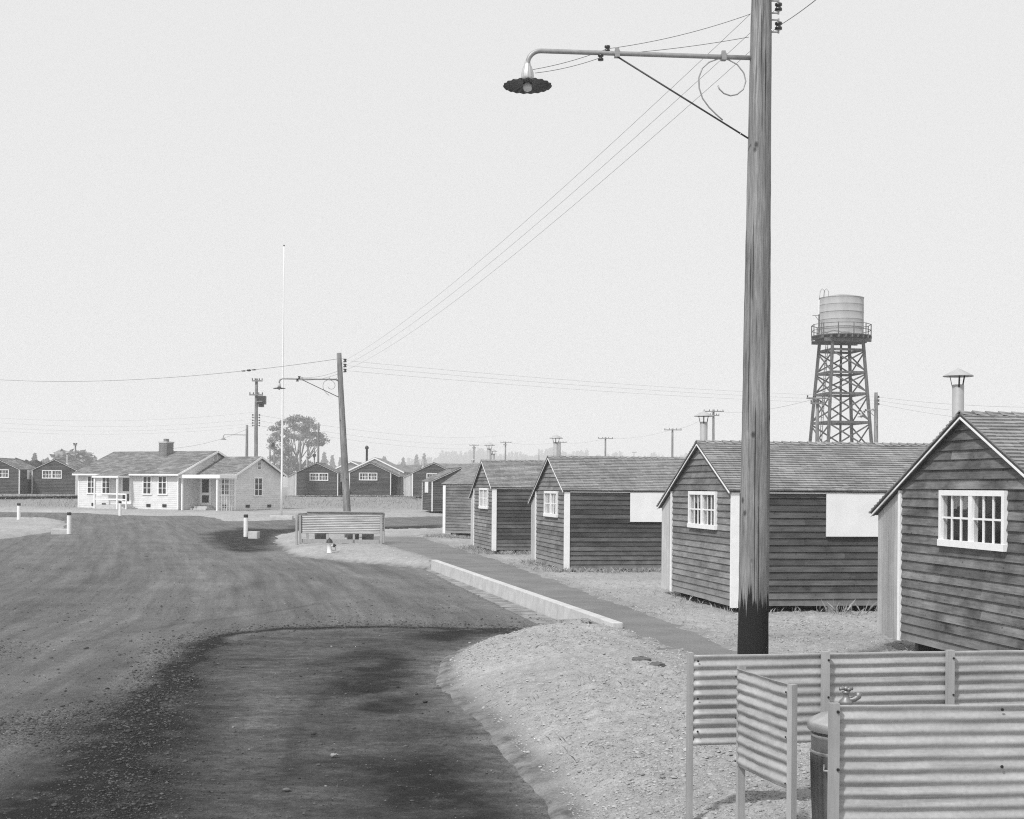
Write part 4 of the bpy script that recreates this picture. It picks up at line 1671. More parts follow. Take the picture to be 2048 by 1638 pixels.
def utility_pole(label, px, pyt, Y, r1=.16, arms=(), transformer=None, side_ins=None, lamp=None, group="utility poles"):
    top = at(px, pyt, Y)
    z0 = ground_z(top.x, Y) - .1
    root = thing("utility_pole", label, "pole", (top.x, Y, z0), 0, group)
    pole_mesh((0, 0, top.z - z0), (0, 0, 0), r1 * .7, r1, M_POLE, "pole", root, 10, 10, seed=int(px))
    s = Y / F
    for (dy, x0, x1) in arms:
        z = top.z - z0 - dy * s
        m = MB()
        m.box((x0 - px) * s, (x1 - px) * s, -r1 - .12, -r1 + .0, z - .06, z + .06)
        a = m.build("crossarm", M_POLE, root)
        for k in (.04, .3, .7, .96):
            m = MB()
            xx = ((x0 - px) * (1 - k) + (x1 - px) * k) * s
            m.lathe([(.02, z + .06), (.05, z + .12), (.06, z + .2), (.0, z + .24)], 8, xx, -r1 - .06)
            m.build("insulator", M_CERAMIC, a, True)
    if transformer:
        x0, x1, y0, y1 = transformer
        m = MB()
        za, zb2 = top.z - z0 - (y1 - pyt) * s, top.z - z0 - (y0 - pyt) * s
        w2 = (x1 - x0) * s
        m.prism([((x0 - px) * s, -.35), ((x0 - px) * s, .3), ((x1 - px) * s, .3), ((x1 - px) * s, -.35)], 'z', za + (zb2 - za) * .25, zb2)
        m.prism([((x0 + 1 - px) * s, -.25), ((x0 + 1 - px) * s, .2), ((x1 - 4 - px) * s, .2), ((x1 - 4 - px) * s, -.25)], 'z', za, za + (zb2 - za) * .25)
        m.build("transformer", M_IRON, root)
        m = MB()
        m.beam(((x0 - 4 - px) * s, -.38, za + (zb2 - za) * .45), ((x1 - 5 - px) * s, -.4, za + (zb2 - za) * .5), .1)
        m.build("bracket", M_POLE, root)
    if side_ins:
        for yy in side_ins:
            for sg in (-1, 1):
                m = MB()
                spool(m, (sg * (r1 + .12), -.05, top.z - z0 - (yy - pyt) * s), .07, .14)
                m.beam((0, -.05, top.z - z0 - (yy - pyt) * s), (sg * (r1 + .12), -.05, top.z - z0 - (yy - pyt) * s), .03)
                m.build("insulator", M_CERAMIC, root, True)
    if lamp:
        xe, ye = lamp
        m = MB()
        z = top.z - z0 - (ye - pyt) * s
        m.tube([(0, 0, z), ((xe - px) * s + .1, 0, z + .02), ((xe - px) * s, 0, z - .1), ((xe - px) * s, 0, z - .25)], .035, 6)
        m.lathe([(.04, z - .2), (.1, z - .3), (.28, z - .42), (0, z - .4)], 12, (xe - px) * s, 0)
        m.build("lamp_arm", M_STEELPAINT, root, True)
    return root


utility_pole("tall transformer pole rising behind the white house wing", 513, 757, 126, .19, arms=((5, 505, 526), (33, 500, 527)), transformer=(517, 532, 792, 814), side_ins=(830, 835, 841, 846, 851))
utility_pole("bare pole with small lamp arm behind the white house roof", 494, 850, 122, .15, lamp=(447, 870))
utility_pole("thin bare pole in front of the big tree's edge", 637, 845, 140, .13)
utility_pole("short pole with dark transformer below the big tree's crown", 629, 891, 190, .12, transformer=(626, 632, 908, 915))
utility_pole("thin pole with transformer just right of the white house", 549, 873, 170, .14, transformer=(544, 548, 885, 895))
utility_pole("thin bare stub pole just above the white house eave", 540, 895, 150, .1)
utility_pole("thin bare pole in front of the big tree's trunk", 601, 862, 175, .14)
utility_pole("pole standing before the round tree left of the white house", 151, 888, 160, .12, arms=((2, 148, 155),))
utility_pole("thin bare pole behind the dark cabin left of the white house", 86, 918, 150, .08)
utility_pole("crossarm pole just left of two small distant stovepipes", 948, 889, 330, .2, arms=((2, 939, 958), (7, 945, 952)))
utility_pole("crossarm pole just right of two small distant stovepipes", 1011, 883, 300, .2, arms=((2, 1001, 1023), (7, 1007, 1014)))
utility_pole("thin bare pole standing between two distant crossarm poles, before the forest", 1078, 898, 280, .11)
utility_pole("crossarm pole mostly hidden behind a capped stovepipe", 1120, 883, 270, .2, arms=((2, 1110, 1133),))
utility_pole("crossarm pole alone over the middle of a cabin's long ridge", 1211, 874, 229, .19, arms=((3, 1196, 1226),))
utility_pole("tiny distant pole, smallest of those above the cabin ridges", 1268, 904, 420, .12, arms=((1, 1264, 1273),))
utility_pole("crossarm pole just left of the lamp pole cabin's gable", 1345, 857, 195, .19, arms=((3, 1328, 1363),))
utility_pole("pole with two crossarms right beside the capped stovepipe", 1427, 819, 166, .19, arms=((4, 1406, 1447), (12, 1420, 1438)))
utility_pole("stout pole with two crossarms in front of the tower's left leg", 1635, 795, 100, .17, arms=((2, 1612, 1658), (12, 1620, 1648)))


def wire(label, a, b, sag, r=.006, group="overhead wires", n=24):
    a, b = Vector(a), Vector(b)
    m = MB()
    pts = [(a.lerp(b, i / n) - Vector((0, 0, 4 * sag * (i / n) * (1 - i / n)))) - a for i in range(n + 1)]
    m.tube(pts, r, 5, False)
    o = m.build("power_line", M_WIRE, None)
    o.location = a
    return tag(o, label, "wire", group)


for i, nm in enumerate(("topmost", "middle", "lowest")):
    wire(nm + " of three wires between the two street lamp poles", rackF[i], rackN[i], (.42, .45, .48)[i], .0026)
    wire(nm + " of three wires from leaning lamp pole towards the water tower", rackF[i], at(1757, (794, 801, 808)[i], Y3), .25, .0034)
    wire(nm + " of three wires leaving the tower lamp pole for the picture's edge", at(1757, (794, 801, 808)[i], Y3), at(2150, (815, 835, 858)[i], 70), .2, .005)
wire("wire leaving the near lamp pole's top up out of view", rackN[2], at(1680, -40, 11), .02, .004)
wire("upper lamp wire from the near pole down to the arm's insulator", at(1501, 28, Yp - .1), insN[0], .05, .0035)
wire("lower lamp wire from the near pole to the arm's middle", at(1498, 74, Yp - .12), at(1280, 104, 16.87), .015, .0035)
wire("upper thin lead drooping from the arm's insulator to the lamp", insN[0], at(1066, 139, 16.75), .025, .0035)
wire("lower thin lead drooping from the arm's insulator to the lamp", insN[1], at(1070, 146, 16.75), .025, .0035)
wire("long wire with insulators running left from the leaning pole", at(674, 718, Y2), at(-40, 757, 85), .5, .008)
wire("service wire slanting down to the house chimney from the small lamp pole", at(494, 858, 122), at(342, 897, 107), .3, .008)
wire("thin lead to the leaning pole's lamp, upper", at(676, 742, Y2), insF[0], .1, .005)
wire("thin lead to the leaning pole's lamp, lower", at(676, 748, Y2), insF[1], .1, .005)
for i, (y0, y1) in enumerate(((832, 824), (841, 838), (851, 846), (858, 852))):
    wire(("first", "second", "third", "fourth")[i] + " from top of the faint wires crossing left of the transformer pole", at(-60, y0, 118), at(511, y1, 126), .6, .0035)
for i, (y0, y1) in enumerate(((830, 870), (841, 884), (851, 893))):
    wire(("upper", "middle", "lower")[i] + " of the faint wires from transformer pole to the distant crossarms", at(516, y0, 126), at(1011, y1, 300), 1.2, .007)
for i, (a, b) in enumerate((((948, 889, 330), (1011, 884, 300)), ((1011, 884, 300), (1120, 884, 270)), ((1120, 884, 270), (1211, 876, 229)), ((1211, 876, 229), (1345, 859, 195)), ((1345, 859, 195), (1427, 822, 166)), ((1427, 822, 166), (1635, 796, 100)))):
    wire("faint wire on the crossarm line, " + ("first", "second", "third", "fourth", "fifth", "sixth")[i] + " span from the forest", at(*a), at(*b), .5, .009)
# strain insulators in the long wire
for i, px in enumerate((540, 531, 548)):
    t = (674 - px) / 714
    Yw = Y2 + 25 * t
    p = at(674, 718, Y2).lerp(at(-40, 757, 85), t) - Vector((0, 0, 4 * .5 * t * (1 - t)))
    m = MB()
    m.tube([(-.1, 0, 0), (-.06, 0, 0), (.06, 0, 0), (.1, 0, 0)], [.015, .05 if i == 0 else .03, .05 if i == 0 else .03, .015], 8)
    o = m.build("strain_insulator", M_CERAMIC, None, True)
    o.location = p
    tag(o, ("thick middle strain insulator on the long left wire", "thin outer strain insulator on the long left wire", "thin strain insulator nearer the leaning pole on the wire")[i], "insulator", "insulators in the long wire")

# ------------------------------------------------------------------ flagpole
fp = at(563, 1031, 91)
ft = at(568, 493, 91)
flag = thing("flagpole", "tall thin white flagpole beside the white house", "flagpole", (fp.x, 91, fp.z))
pole_mesh((ft.x - fp.x, 0, ft.z - fp.z), (0, 0, -.1), .03, .075, M_WHITE, "pole", flag, 10, 8, wob=0)
m = MB()
m.lathe([(0, .0), (.05, .03), (.055, .06), (.04, .1), (0, .12)], 12)
b = m.build("finial", M_IRON, flag, True)
b.location = (ft.x - fp.x, 0, ft.z - fp.z)
pl = at(563.5, 1037.5, 88)
m = MB()
m.box(-.72, .72, -.25, .25, -.1, .2)
o = m.build("concrete_plinth", M_CONCRETE, None)
o.location = pl
o.modifiers.new("soft_edge", 'BEVEL').width = .02
tag(o, "low concrete plinth in front of the flagpole's foot", "plinth")


# ------------------------------------------------------------------ bollards with kerb stones
def bollard(label, px, py, Y, h=.86):
    p = at(px, py, Y)
    root = thing("bollard", label, "bollard", p, 0, "white bollards with black tops")
    m = MB()
    m.lathe([(.1, -.15), (.1, h - .13)], 16)
    m.build("post", M_WHITE, root, True)
    m = MB()
    m.lathe([(.103, h - .132), (.103, h - .01), (.09, h + .01), (0, h + .012)], 16)
    m.build("black_top", M_BLACK, root, True)


bollard("white bollard with black top at the photo's edge, left road island", 37.5, 1036.5, 80)
bollard("white bollard with black top beside the flat kerb stone", 138, 1061.5, 65)
bollard("small far white bollard before the house's front porch", 240, 1027, 92, .82)
bollard("white bollard with black top before the house's wing", 491.5, 1067, 63)


def kerb_stone(label, px, py, Y, w, d, h, rz):
    p = at(px, py, Y)
    m = MB()
    m.box(-w / 2, w / 2, -d / 2, d / 2, -.3, h)
    o = m.build("kerb_stone", M_CONCRETE, None)
    o.location = p
    o.rotation_euler = (0, 0, rz)
    o.modifiers.new("soft_edge", 'BEVEL').width = .02
    tag(o, label, "kerb stone", "concrete kerb stones by the bollards")


kerb_stone("flat concrete kerb stone left of a white bollard", 121, 1063, 65.5, .8, .4, .13, .15)
kerb_stone("raised concrete kerb stone right of the wing's bollard", 508, 1070, 62.6, .46, .3, .16, -.3)


# ------------------------------------------------------------------ corrugated screens
def corrugated(name, p, q, z0, z1, parent, pitch=.068, amp=.008, phase=0.0, nz_per=10):
    """sheet with level corrugations from plan point p to q (local)"""
    p, q = Vector((*p, 0)), Vector((*q, 0))
    d = (q - p).normalized()
    nn = Vector((d.y, -d.x, 0))
    n = max(8, int((z1 - z0) / pitch * nz_per))
    nx = 40
    vv, ff = [], []
    sd0 = p.x * 3.1 + z0 * 7 + len(bpy.data.objects) * .37
    for j in range(n + 1):
        z = z0 + (z1 - z0) * j / n
        o = amp * math.sin(2 * PI * (z1 - z) / pitch + phase)
        for i in range(nx + 1):
            t_ = i / nx
            b = p.lerp(q, t_) + nn * (o * (1 + .18 * math.sin(t_ * 9 + sd0 + z * 5)) + .004 * math.sin(t_ * 7.3 + sd0) * math.sin(z * 6 + sd0) * .6 + .001 * math.sin(t_ * 31 + z * 23))
            z_off = .0018 * math.sin(t_ * 5 + sd0) + .0008 * math.sin(t_ * 23)
            vv.append((b.x, b.y, z + z_off))
    for j in range(n):
        for i in range(nx):
            a = j * (nx + 1) + i
            ff.append((a, a + 1, a + nx + 2, a + nx + 1))
    m = MB()
    m.add(vv, ff)
    o = m.build(name, M_TIN, parent, True)
    sd_ = o.modifiers.new("thickness", 'SOLIDIFY')
    sd_.thickness = .0015
    return o


def post(parent, x, y, z0, z1, w=.05, d=.09, rz=0.0, name="post"):
    m = MB()
    c, s = math.cos(rz), math.sin(rz)
    pts = []
    for z in (z0, z1):
        for a, b in ((-w / 2, -d / 2), (w / 2, -d / 2), (w / 2, d / 2), (-w / 2, d / 2)):
            pts.append((x + a * c - b * s, y + a * s + b * c, z))
    m.hexa(pts)
    return m.build(name, M_POST, parent)


def nail(m, p, n, r=.008):
    p, n = Vector(p), Vector(n).normalized()
    m.tube([p, p + n * .006], r, 6)


# back screen
A = at(1387, 1310, 9.74)
B_ = at(1927, 1302, 10.1)
dirb = (Vector((B_.x, B_.y)) - Vector((A.x, A.y))).normalized()
s1 = thing("bin_screen", "long corrugated metal screen with wooden posts at the near corner's back", "screen", (A.x, A.y, .05), math.atan2(dirb.y, dirb.x), "corrugated screens round the near bins")
zt, zb = 1.13 - .05, .49 - .05
corrugated("corrugated_sheet", (0, 0), (2.62, 0), zb, zt, s1, phase=.6)
corrugated("corrugated_sheet", (2.55, .012), (3.9, .012), zb, zt, s1, phase=.6)
for i, x in enumerate((0.0, .97, 1.93, 2.9, 3.86)):
    yy, dd = (.035, .07) if i == 0 else (-.035, .045)
    post(s1, x + (.0 if i else -.012), yy, -.35, zt + .012, .03 if i == 0 else .05, dd)
m = MB()
for x in (.03, .985, 1.945, 2.915):
    for zz in (zt - .045, zt - .31, zb + .1):
        nail(m, (x, -.012 if x < .1 else -.058, zz), (0, -1, 0))
m.build("nail", M_BLACK, s1)

# entrance wing
A2, B2 = at(1473, 1338, 9.02), at(1580, 1374, 8.3)
d2 = Vector((B2.x - A2.x, B2.y - A2.y))
l2 = d2.length
s2 = thing("bin_screen", "short corrugated metal screen set edgewise at the enclosure's entrance", "screen", (A2.x, A2.y, .03), math.atan2(d2.y, d2.x), "corrugated screens round the near bins")
corrugated("corrugated_sheet", (.02, 0), (l2 - .01, 0), .46, 1.1, s2, phase=2.2, amp=.0085)
post(s2, 0, .035, -.3, 1.12, .03, .05)
post(s2, l2 + .012, .01, -.3, 1.1, .04, .045, .3)
m = MB()
for x in (.03, l2 - .02):
    for zz in (1.05, .78, .5):
        nail(m, (x, -.014, zz), (0, -1, 0), .006)
m.build("nail", M_BLACK, s2)

# front screen
A3, B3 = at(1663, 1405, 7.45), at(2018, 1402, 7.54)
d3 = Vector((B3.x - A3.x, B3.y - A3.y)).normalized()
s3 = thing("bin_screen", "nearest corrugated metal screen, largest and cut by the photo's corner", "screen", (A3.x, A3.y, 0), math.atan2(d3.y, d3.x), "corrugated screens round the near bins")
corrugated("corrugated_sheet", (0, 0), (1.7, 0), .36, 1.14, s3, phase=1.0, amp=.008)
post(s3, .005, -.028, -.3, 1.155, .052, .04)
post(s3, 1.62, .035, -.3, 1.14, .052, .05)
m = MB()
for x, zz in ((.02, 1.11), (.022, .8), (.02, .5), (.95, 1.11), (.95, .8), (.95, .5)):
    nail(m, (x, -.049 if x < .1 else -.012, zz), (0, -1, 0), .009)
m.build("nail", M_BLACK, s3)


def dustbin(label, x, y, z, h=.68, r=.23, n=96, lid=True, group=None):
    root = thing("dustbin", label, "dustbin", (x, y, z), 0, group)
    def fl(j, a, rr, zz):
        k = 1 if (0 < j < 5) else 0
        return rr + k * .009 * math.cos(30 * a), zz
    m = MB()
    m.lathe([(r * .86, .0), (r * .87, .02), (r * .9, .2), (r * .94, .4), (r * .96, h * .74), (r * .975, h * .76), (r * .975, h - .02)], n, wave=fl)
    m.build("body", M_BIN_BODY, root, True)
    m = MB()
    for zz in (h * .77, h * .9, .03):
        m.lathe([(r * .97, zz - .012), (r * 1.01, zz), (r * .97, zz + .012)], 40)
    m.build("hoop", M_BIN, root, True)
    m = MB()
    m.lathe([(r * 1.04, h - .05), (r * 1.07, h - .045), (r * 1.07, h + .0), (r * 1.03, h + .012), (r * .8, h + .04), (r * .4, h + .065), (0, h + .075)], 40)
    ld = m.build("lid", M_BIN, root, True)
    m = MB()
    m.tube([(-.07, 0, h + .06), (-.06, 0, h + .1), (.06, 0, h + .1), (.07, 0, h + .06)], .008, 6)
    m.build("handle", M_BIN, ld, True)
    m = MB()
    for a in (-2.2, .9):
        c, s = math.cos(a), math.sin(a)
        m.tube([(r * c - .06 * s, r * s + .06 * c, h * .7), ((r + .03) * c - .05 * s, (r + .03) * s + .05 * c, h * .66), ((r + .03) * c + .05 * s, (r + .03) * s - .05 * c, h * .66), (r * c + .06 * s, r * s - .06 * c, h * .7)], .007, 6)
    m.build("side_handle", M_BIN, root, True)
    return root


dustbin("lidded galvanised dustbin behind the nearest corrugated screen", 2.145, 8.75, .03, .8, .24)
# tap on a standpipe
tp = at(1692, 1402, 9.45)
tap = thing("standpipe_tap", "metal cross handled water tap above the nearest screen", "tap", (tp.x, tp.y, 0))
zt0 = tp.z
m = MB()
m.tube([(0, 0, -.1), (0, 0, zt0 - .03)], .02, 10)
m.build("standpipe", M_STEELPAINT, tap, True)
m = MB()
m.lathe([(.02, zt0 - .04), (.045, zt0 - .02), (.045, zt0 + .0), (.025, zt0 + .02), (.018, zt0 + .05), (.026, zt0 + .055), (.026, zt0 + .065), (.012, zt0 + .07), (.012, zt0 + .1)], 16)
m.build("valve_body", M_BRASS, tap, True)
m = MB()
for a in range(4):
    c, s = math.cos(a * PI / 2 + .3), math.sin(a * PI / 2 + .3)
    m.tube([(0, 0, zt0 + .085), (.03 * c, .03 * s, zt0 + .085), (.048 * c, .048 * s, zt0 + .085)], [.01, .009, .014], 8)
m.lathe([(0, zt0 + .07), (.018, zt0 + .075), (.018, zt0 + .095), (0, zt0 + .105)], 12)
m.build("cross_handle", M_BRASS, tap, True)
m = MB()
m.tube([(.0, 0, zt0 + .0), (.06, 0, zt0 + .015), (.085, 0, zt0 + .03), (.085, 0, zt0 + .06)], [.02, .02, .02, .024], 10)
m.build("spout", M_BRASS, tap, True)

# far screen: a box of corrugated sheet on posts, bins inside
FA, FB = at(601, 1030, 54.6), at(763, 1032, 54.2)
df = Vector((FB.x - FA.x, FB.y - FA.y))
lf = df.length
zf = ground_z(FA.x + 1.5, FA.y)
fs = thing("bin_screen", "far corrugated metal bin enclosure behind the fire hydrant", "screen", (FA.x, FA.y, zf), math.atan2(df.y, df.x))
top = FA.z - zf
corrugated("corrugated_sheet", (0, 0), (lf, 0), top - .72, top, fs, phase=.5, amp=.009, nz_per=8)
corrugated("corrugated_sheet", (-.15, 1.5), (lf - .25, 1.5), top - .6, top + .1, fs, phase=.5, amp=.009, nz_per=8)
corrugated("corrugated_sheet", (-.13, .12), (-.13, 1.45), top - .6, top + .06, fs, phase=.5, amp=.009, nz_per=8)
for x, y in ((0, -.04), (lf, -.04), (-.15, 1.56), (lf - .25, 1.56), (lf / 2, 1.56), (-.17, .06)):
    post(fs, x, y, -.3, top + (.01 if y < 1 else .1), .08, .06)
for x in (lf * .33, lf * .66):
    post(fs, x, .05, -.3, top - .7, .08, .06)
m = MB()
m.box(.05, lf - .1, .02, .06, .0, .15)
m.build("base_board", M_POST, fs)
m = MB()
m.box(-.15, lf - .25, 1.44, 1.48, top + .1, top + .13)
m.build("top_rail", M_POST, fs)
cs, sn = df.normalized()
for i, (x, nm) in enumerate(((.62, "left"), (1.95, "middle"), (2.55, "right"))):
    wx, wy = FA.x + x * cs - .75 * sn, FA.y + x * sn + .75 * cs
    dustbin(nm + " galvanised bin showing under the far corrugated enclosure", wx, wy, ground_z(wx, wy), .66, .25, 32, group="bins in the far enclosure")

# fire hydrant with its hole and plank
hp = on(659, 1105, .0)
hz = ground_z(hp.x, hp.y)
hyd = thing("fire_hydrant", "white fire hydrant with dark bonnet and side nozzle", "fire hydrant", (hp.x, hp.y, hz))
m = MB()
m.lathe([(.085, -.1), (.085, .0), (.095, .0), (.095, .03), (.078, .05), (.078, .34), (.1, .35), (.1, .37), (0, .37)], 20)
m.build("barrel", M_WHITE, hyd, True)
m = MB()
m.lathe([(.115, .371), (.115, .395), (.1, .41), (.085, .46), (.05, .49), (.022, .5), (.022, .54), (0, .54)], 20)
m.build("bonnet", M_IRON, hyd, True)
m = MB()
m.tube([(.05, 0, .27), (.13, 0, .27)], .05, 14)
m.build("nozzle", M_WHITE, hyd, True)
m = MB()
m.tube([(.13, 0, .27), (.19, 0, .27), (.2, 0, .27), (.23, 0, .27)], [.065, .065, .03, .03], 10)
m.build("nozzle_cap", M_IRON, hyd, True)
m = MB()
m.tube([(.2, 0, .21), (.22, -.01, .12), (.16, -.02, .08), (.08, -.02, .12)], .008, 5)
m.build("chain", M_IRON, hyd, True)
pk = on(647, 1110, .02)
m = MB()
m.box(-.9, .9, -.08, .08, -.02, .03)
o = m.build("plank", M_PLANK, None)
o.location = (pk.x, pk.y - .1, ground_z(pk.x, pk.y) + .02)
o.rotation_euler = (0, .03, 1.05)
tag(o, "loose plank lying in the soil at the hydrant's foot", "plank")

# lumps of earth on the heap
for i, (px, py, sz, lb) in enumerate(((1282, 1334, .085, "large dark lump of earth, left of two on the soil heap"), (1313, 1343, .07, "ragged dark lump of earth, right of two on the soil heap"))):
    p = on(px, py, .1)
    z = ground_z(p.x, p.y)
    m = MB()
    r = random.Random(i)
    prof = [(0, -.3), (.7, -.25), (1.0, .1), (.9, .5), (.5, .8), (0, .85)]
    m.lathe([(a * sz, b * sz) for a, b in prof], 12, wave=lambda j, a, rr, zz: (rr * (1 + .3 * math.sin(3 * a + j) + r.uniform(-.15, .15)), zz + r.uniform(-.1, .1) * sz))
    o = m.build("clod", plain("damp_clod_%d" % i, .12, .95), None)
    o.location = (p.x, p.y, z)
    o.scale = (1.3, .9, .9)
    tag(o, lb, "clod", "lumps of earth on the heap")

for i, (px, py, sz, lb) in enumerate(((668, 1512, .034, "pale faced stone lying alone on the oiled foreground"), (627, 1469, .026, "dark stone lying alone on the oiled foreground"), (293, 1118, .07, "small dark scrap lying on the far gravel road"), (850, 1405, .028, "stone near the soil heap's toe on the oiled ground"), (573, 1581, .03, "pale stone low in the oiled foreground"))):
    p = on(px, py, -.27)
    m = MB()
    r = random.Random(40 + i)
    m.lathe([(a * sz, b * sz) for a, b in ((0, -.3), (.8, -.2), (1.0, .15), (.75, .5), (0, .65))], 9, wave=lambda j, a, rr, zz: (rr * (1 + .25 * math.sin(2 * a + j * .7) + r.uniform(-.12, .12)), zz + r.uniform(-.06, .06) * sz))
    o = m.build("stone", M_STONE_PALE if i in (0, 4) else M_STONE, None)
    o.location = (p.x, p.y, float(road_h(p.x, p.y)) - .015)
    tag(o, lb, "stone", "single stones on the road")

# ------------------------------------------------------------------ water tower
YT = 115.0
tc0 = at(1680.5, 900, YT)
zg = ground_z(tc0.x, YT)
tower = thing("water_tower", "steel water tank on a cross braced timber tower", "water tower", (tc0.x, YT, zg))
sT = YT / F
zof = lambda py: at(1686, py, YT).z - zg
ANG = [math.radians(a) for a in (235.6, 325.6, 55.6, 145.6)]


def rad(z):
    z1, z2 = zof(885), zof(690)
    r1_, r2_ = 64 * sT, 46 * sT
    return r1_ + (r2_ - r1_) * (z - z1) / (z2 - z1)


def leg_pt(k, z):
    return Vector((rad(z) * math.cos(ANG[k % 4]), rad(z) * math.sin(ANG[k % 4]), z))


ztop = zof(686)
for k in range(4):
    m = MB()
    m.beam(leg_pt(k, -.2), leg_pt(k, ztop), .23)
    m.build("leg", M_TIMBER, tower)
levels = [zof(y) for y in (702, 747, 789, 846, 905, 960)]
levels = [z for z in levels if z > .8]
for z in levels:
    for k in range(4):
        m = MB()
        m.beam(leg_pt(k, z), leg_pt(k + 1, z), .08, .2)
        m.build("girt", M_TIMBER, tower)
zz = levels + [0.1]
for i in range(len(zz) - 1):
    for k in range(4):
        for (p, q, off) in ((leg_pt(k, zz[i] - .15), leg_pt(k + 1, zz[i + 1] + .15), .06), (leg_pt(k + 1, zz[i] - .15), leg_pt(k, zz[i + 1] + .15), -.06)):
            mid = ((p + q) / 2)
            mid.z = 0
            o = mid.normalized() * off
            m = MB()
            m.beam(p + o, q + o, .06, .12)
            m.build("brace", M_TIMBER, tower)
m = MB()
m.tube([(0, 0, -.1), (0, 0, ztop + .2)], .095, 12)
m.build("riser_pipe", M_IRON, tower, True)
# platform
zp = zof(681)
for k in range(4):
    m = MB()
    y = -1.5 + k * 1.0
    c, s = math.cos(.136), math.sin(.136)
    m.beam((-2.0 * c - y * s, -2.0 * s + y * c, ztop + .12), (2.0 * c - y * s, 2.0 * s + y * c, ztop + .12), .18, .28)
    m.build("beam", M_TIMBER, tower)
m = MB()
for k in range(9):
    x = -2.1 + k * .52
    c, s = math.cos(.136 + PI / 2), math.sin(.136 + PI / 2)
    ln = math.sqrt(max(.2, 2.45 ** 2 - x * x))
    m.beam((-ln * c - x * s, -ln * s + x * c, ztop + .38), (ln * c - x * s, ln * s + x * c, ztop + .38), .12, .22)
m.build("joist", M_TIMBER, tower, kind="stuff")
zd = ztop + .5
m = MB()
m.lathe([(0, zd), (2.5, zd), (2.5, zd + .07), (0, zd + .07)], 12)
m.build("deck", M_TIMBER, tower)
rr = 2.42
for k in range(12):
    a = 2 * PI * k / 12 + .2
    m = MB()
    m.beam((rr * math.cos(a), rr * math.sin(a), zd), (rr * math.cos(a), rr * math.sin(a), zd + 1.0), .07)
    m.build("rail_post", M_TIMBER, tower)
    b = a + 2 * PI / 12
    for h_ in (.97, .5):
        m = MB()
        m.beam((rr * math.cos(a), rr * math.sin(a), zd + h_), (rr * math.cos(b), rr * math.sin(b), zd + h_), .045)
        m.build("rail", M_TIMBER, tower)
# tank
RT = 43.5 * sT
zt0, zt1 = zd + .1, zof(597)
nb = 5
for i in range(nb):
    a, b = zt0 + (zt1 - zt0) * i / nb, zt0 + (zt1 - zt0) * (i + 1) / nb
    m = MB()
    r_ = RT + (.006 if i % 2 else 0)
    m.lathe([(r_ - .03, a), (r_ + .012, a + .001), (r_ + .012, a + .05), (r_, a + .055), (r_, b - .002)], 56)
    m.build("tank_ring", M_TANK, tower, True)
m = MB()
m.lathe([(RT + .03, zt1 - .02), (RT + .03, zt1 + .02), (RT * .5, zt1 + .22), (.15, zt1 + .36), (0, zt1 + .38)], 48)
m.build("tank_roof", M_TANK, tower, True)
m = MB()
m.lathe([(0, zt0 - .02), (RT - .02, zt0 - .02)], 40)
m.build("tank_floor", M_TANK, tower)
m = MB()
lx = (1641.5 - 1686) * sT
for dx in (-.16, .16):
    m.tube([(-1.78 + dx, -.5, zt1 - .1), (-1.7 + dx, -.45, zt1 + .55), (-1.5 + dx, -.35, zt1 + .75), (-1.3 + dx, -.3, zt1 + .55), (-1.3 + dx, -.3, zt1 + .1)], .016, 5)
m.build("ladder_hoop", M_IRON, tower, True)
m = MB()
m.tube([(-RT - .06, -.1, zd), (-RT - .06, -.1, zt1 - .15)], .03, 6)
m.build("gauge_pipe", M_WHITE, tower, True)
m = MB()
m.beam((-2.05, -.9, zd), (-2.05, -.9, zd + 1.75), .1)
m.beam((-2.6, -.9, zd + 1.65), (-2.0, -.9, zd + 1.68), .04)
m.beam((-2.35, -.9, zd + 1.62), (-2.05, -.9, zd + 1.2), .03)
m.build("lamp_mast", M_TIMBER, tower)
# ladder on the face between two legs
la, lb = Vector((-1.3, -.75, 0)), None
def lad(z, o):
    p = leg_pt(0, z).lerp(leg_pt(3, z), .38)
    d = (leg_pt(3, z) - leg_pt(0, z)).normalized()
    return p + d * o + Vector((-.06, -.1, 0))
m = MB()
for o in (-.2, .2):
    m.beam(lad(.1, o), lad(ztop, o), .05)
zq = .4
while zq < ztop:
    m.beam(lad(zq, -.2), lad(zq, .2), .035)
    zq += .36
m.build("ladder", M_TIMBER, tower)


# ------------------------------------------------------------------ trees
def leaves_mesh(name, C0, size, mat, parent, aspect=1.6):
    n = len(C0)
    a = nrg.normal(0, 1, (n, 3))
    a /= np.linalg.norm(a, axis=1)[:, None]
    b = nrg.normal(0, 1, (n, 3))
    b -= a * (a * b).sum(1)[:, None]
    b /= np.linalg.norm(b, axis=1)[:, None]
    s = size * (0.6 + 0.8 * nrg.random(n))[:, None]
    V = np.stack([C0 - a * s * aspect, C0 + b * s, C0 + a * s * aspect, C0 - b * s], 1).reshape(-1, 3)
    Fq = np.arange(n * 4).reshape(n, 4)
    return np_mesh(name, V, Fq, mat, parent)


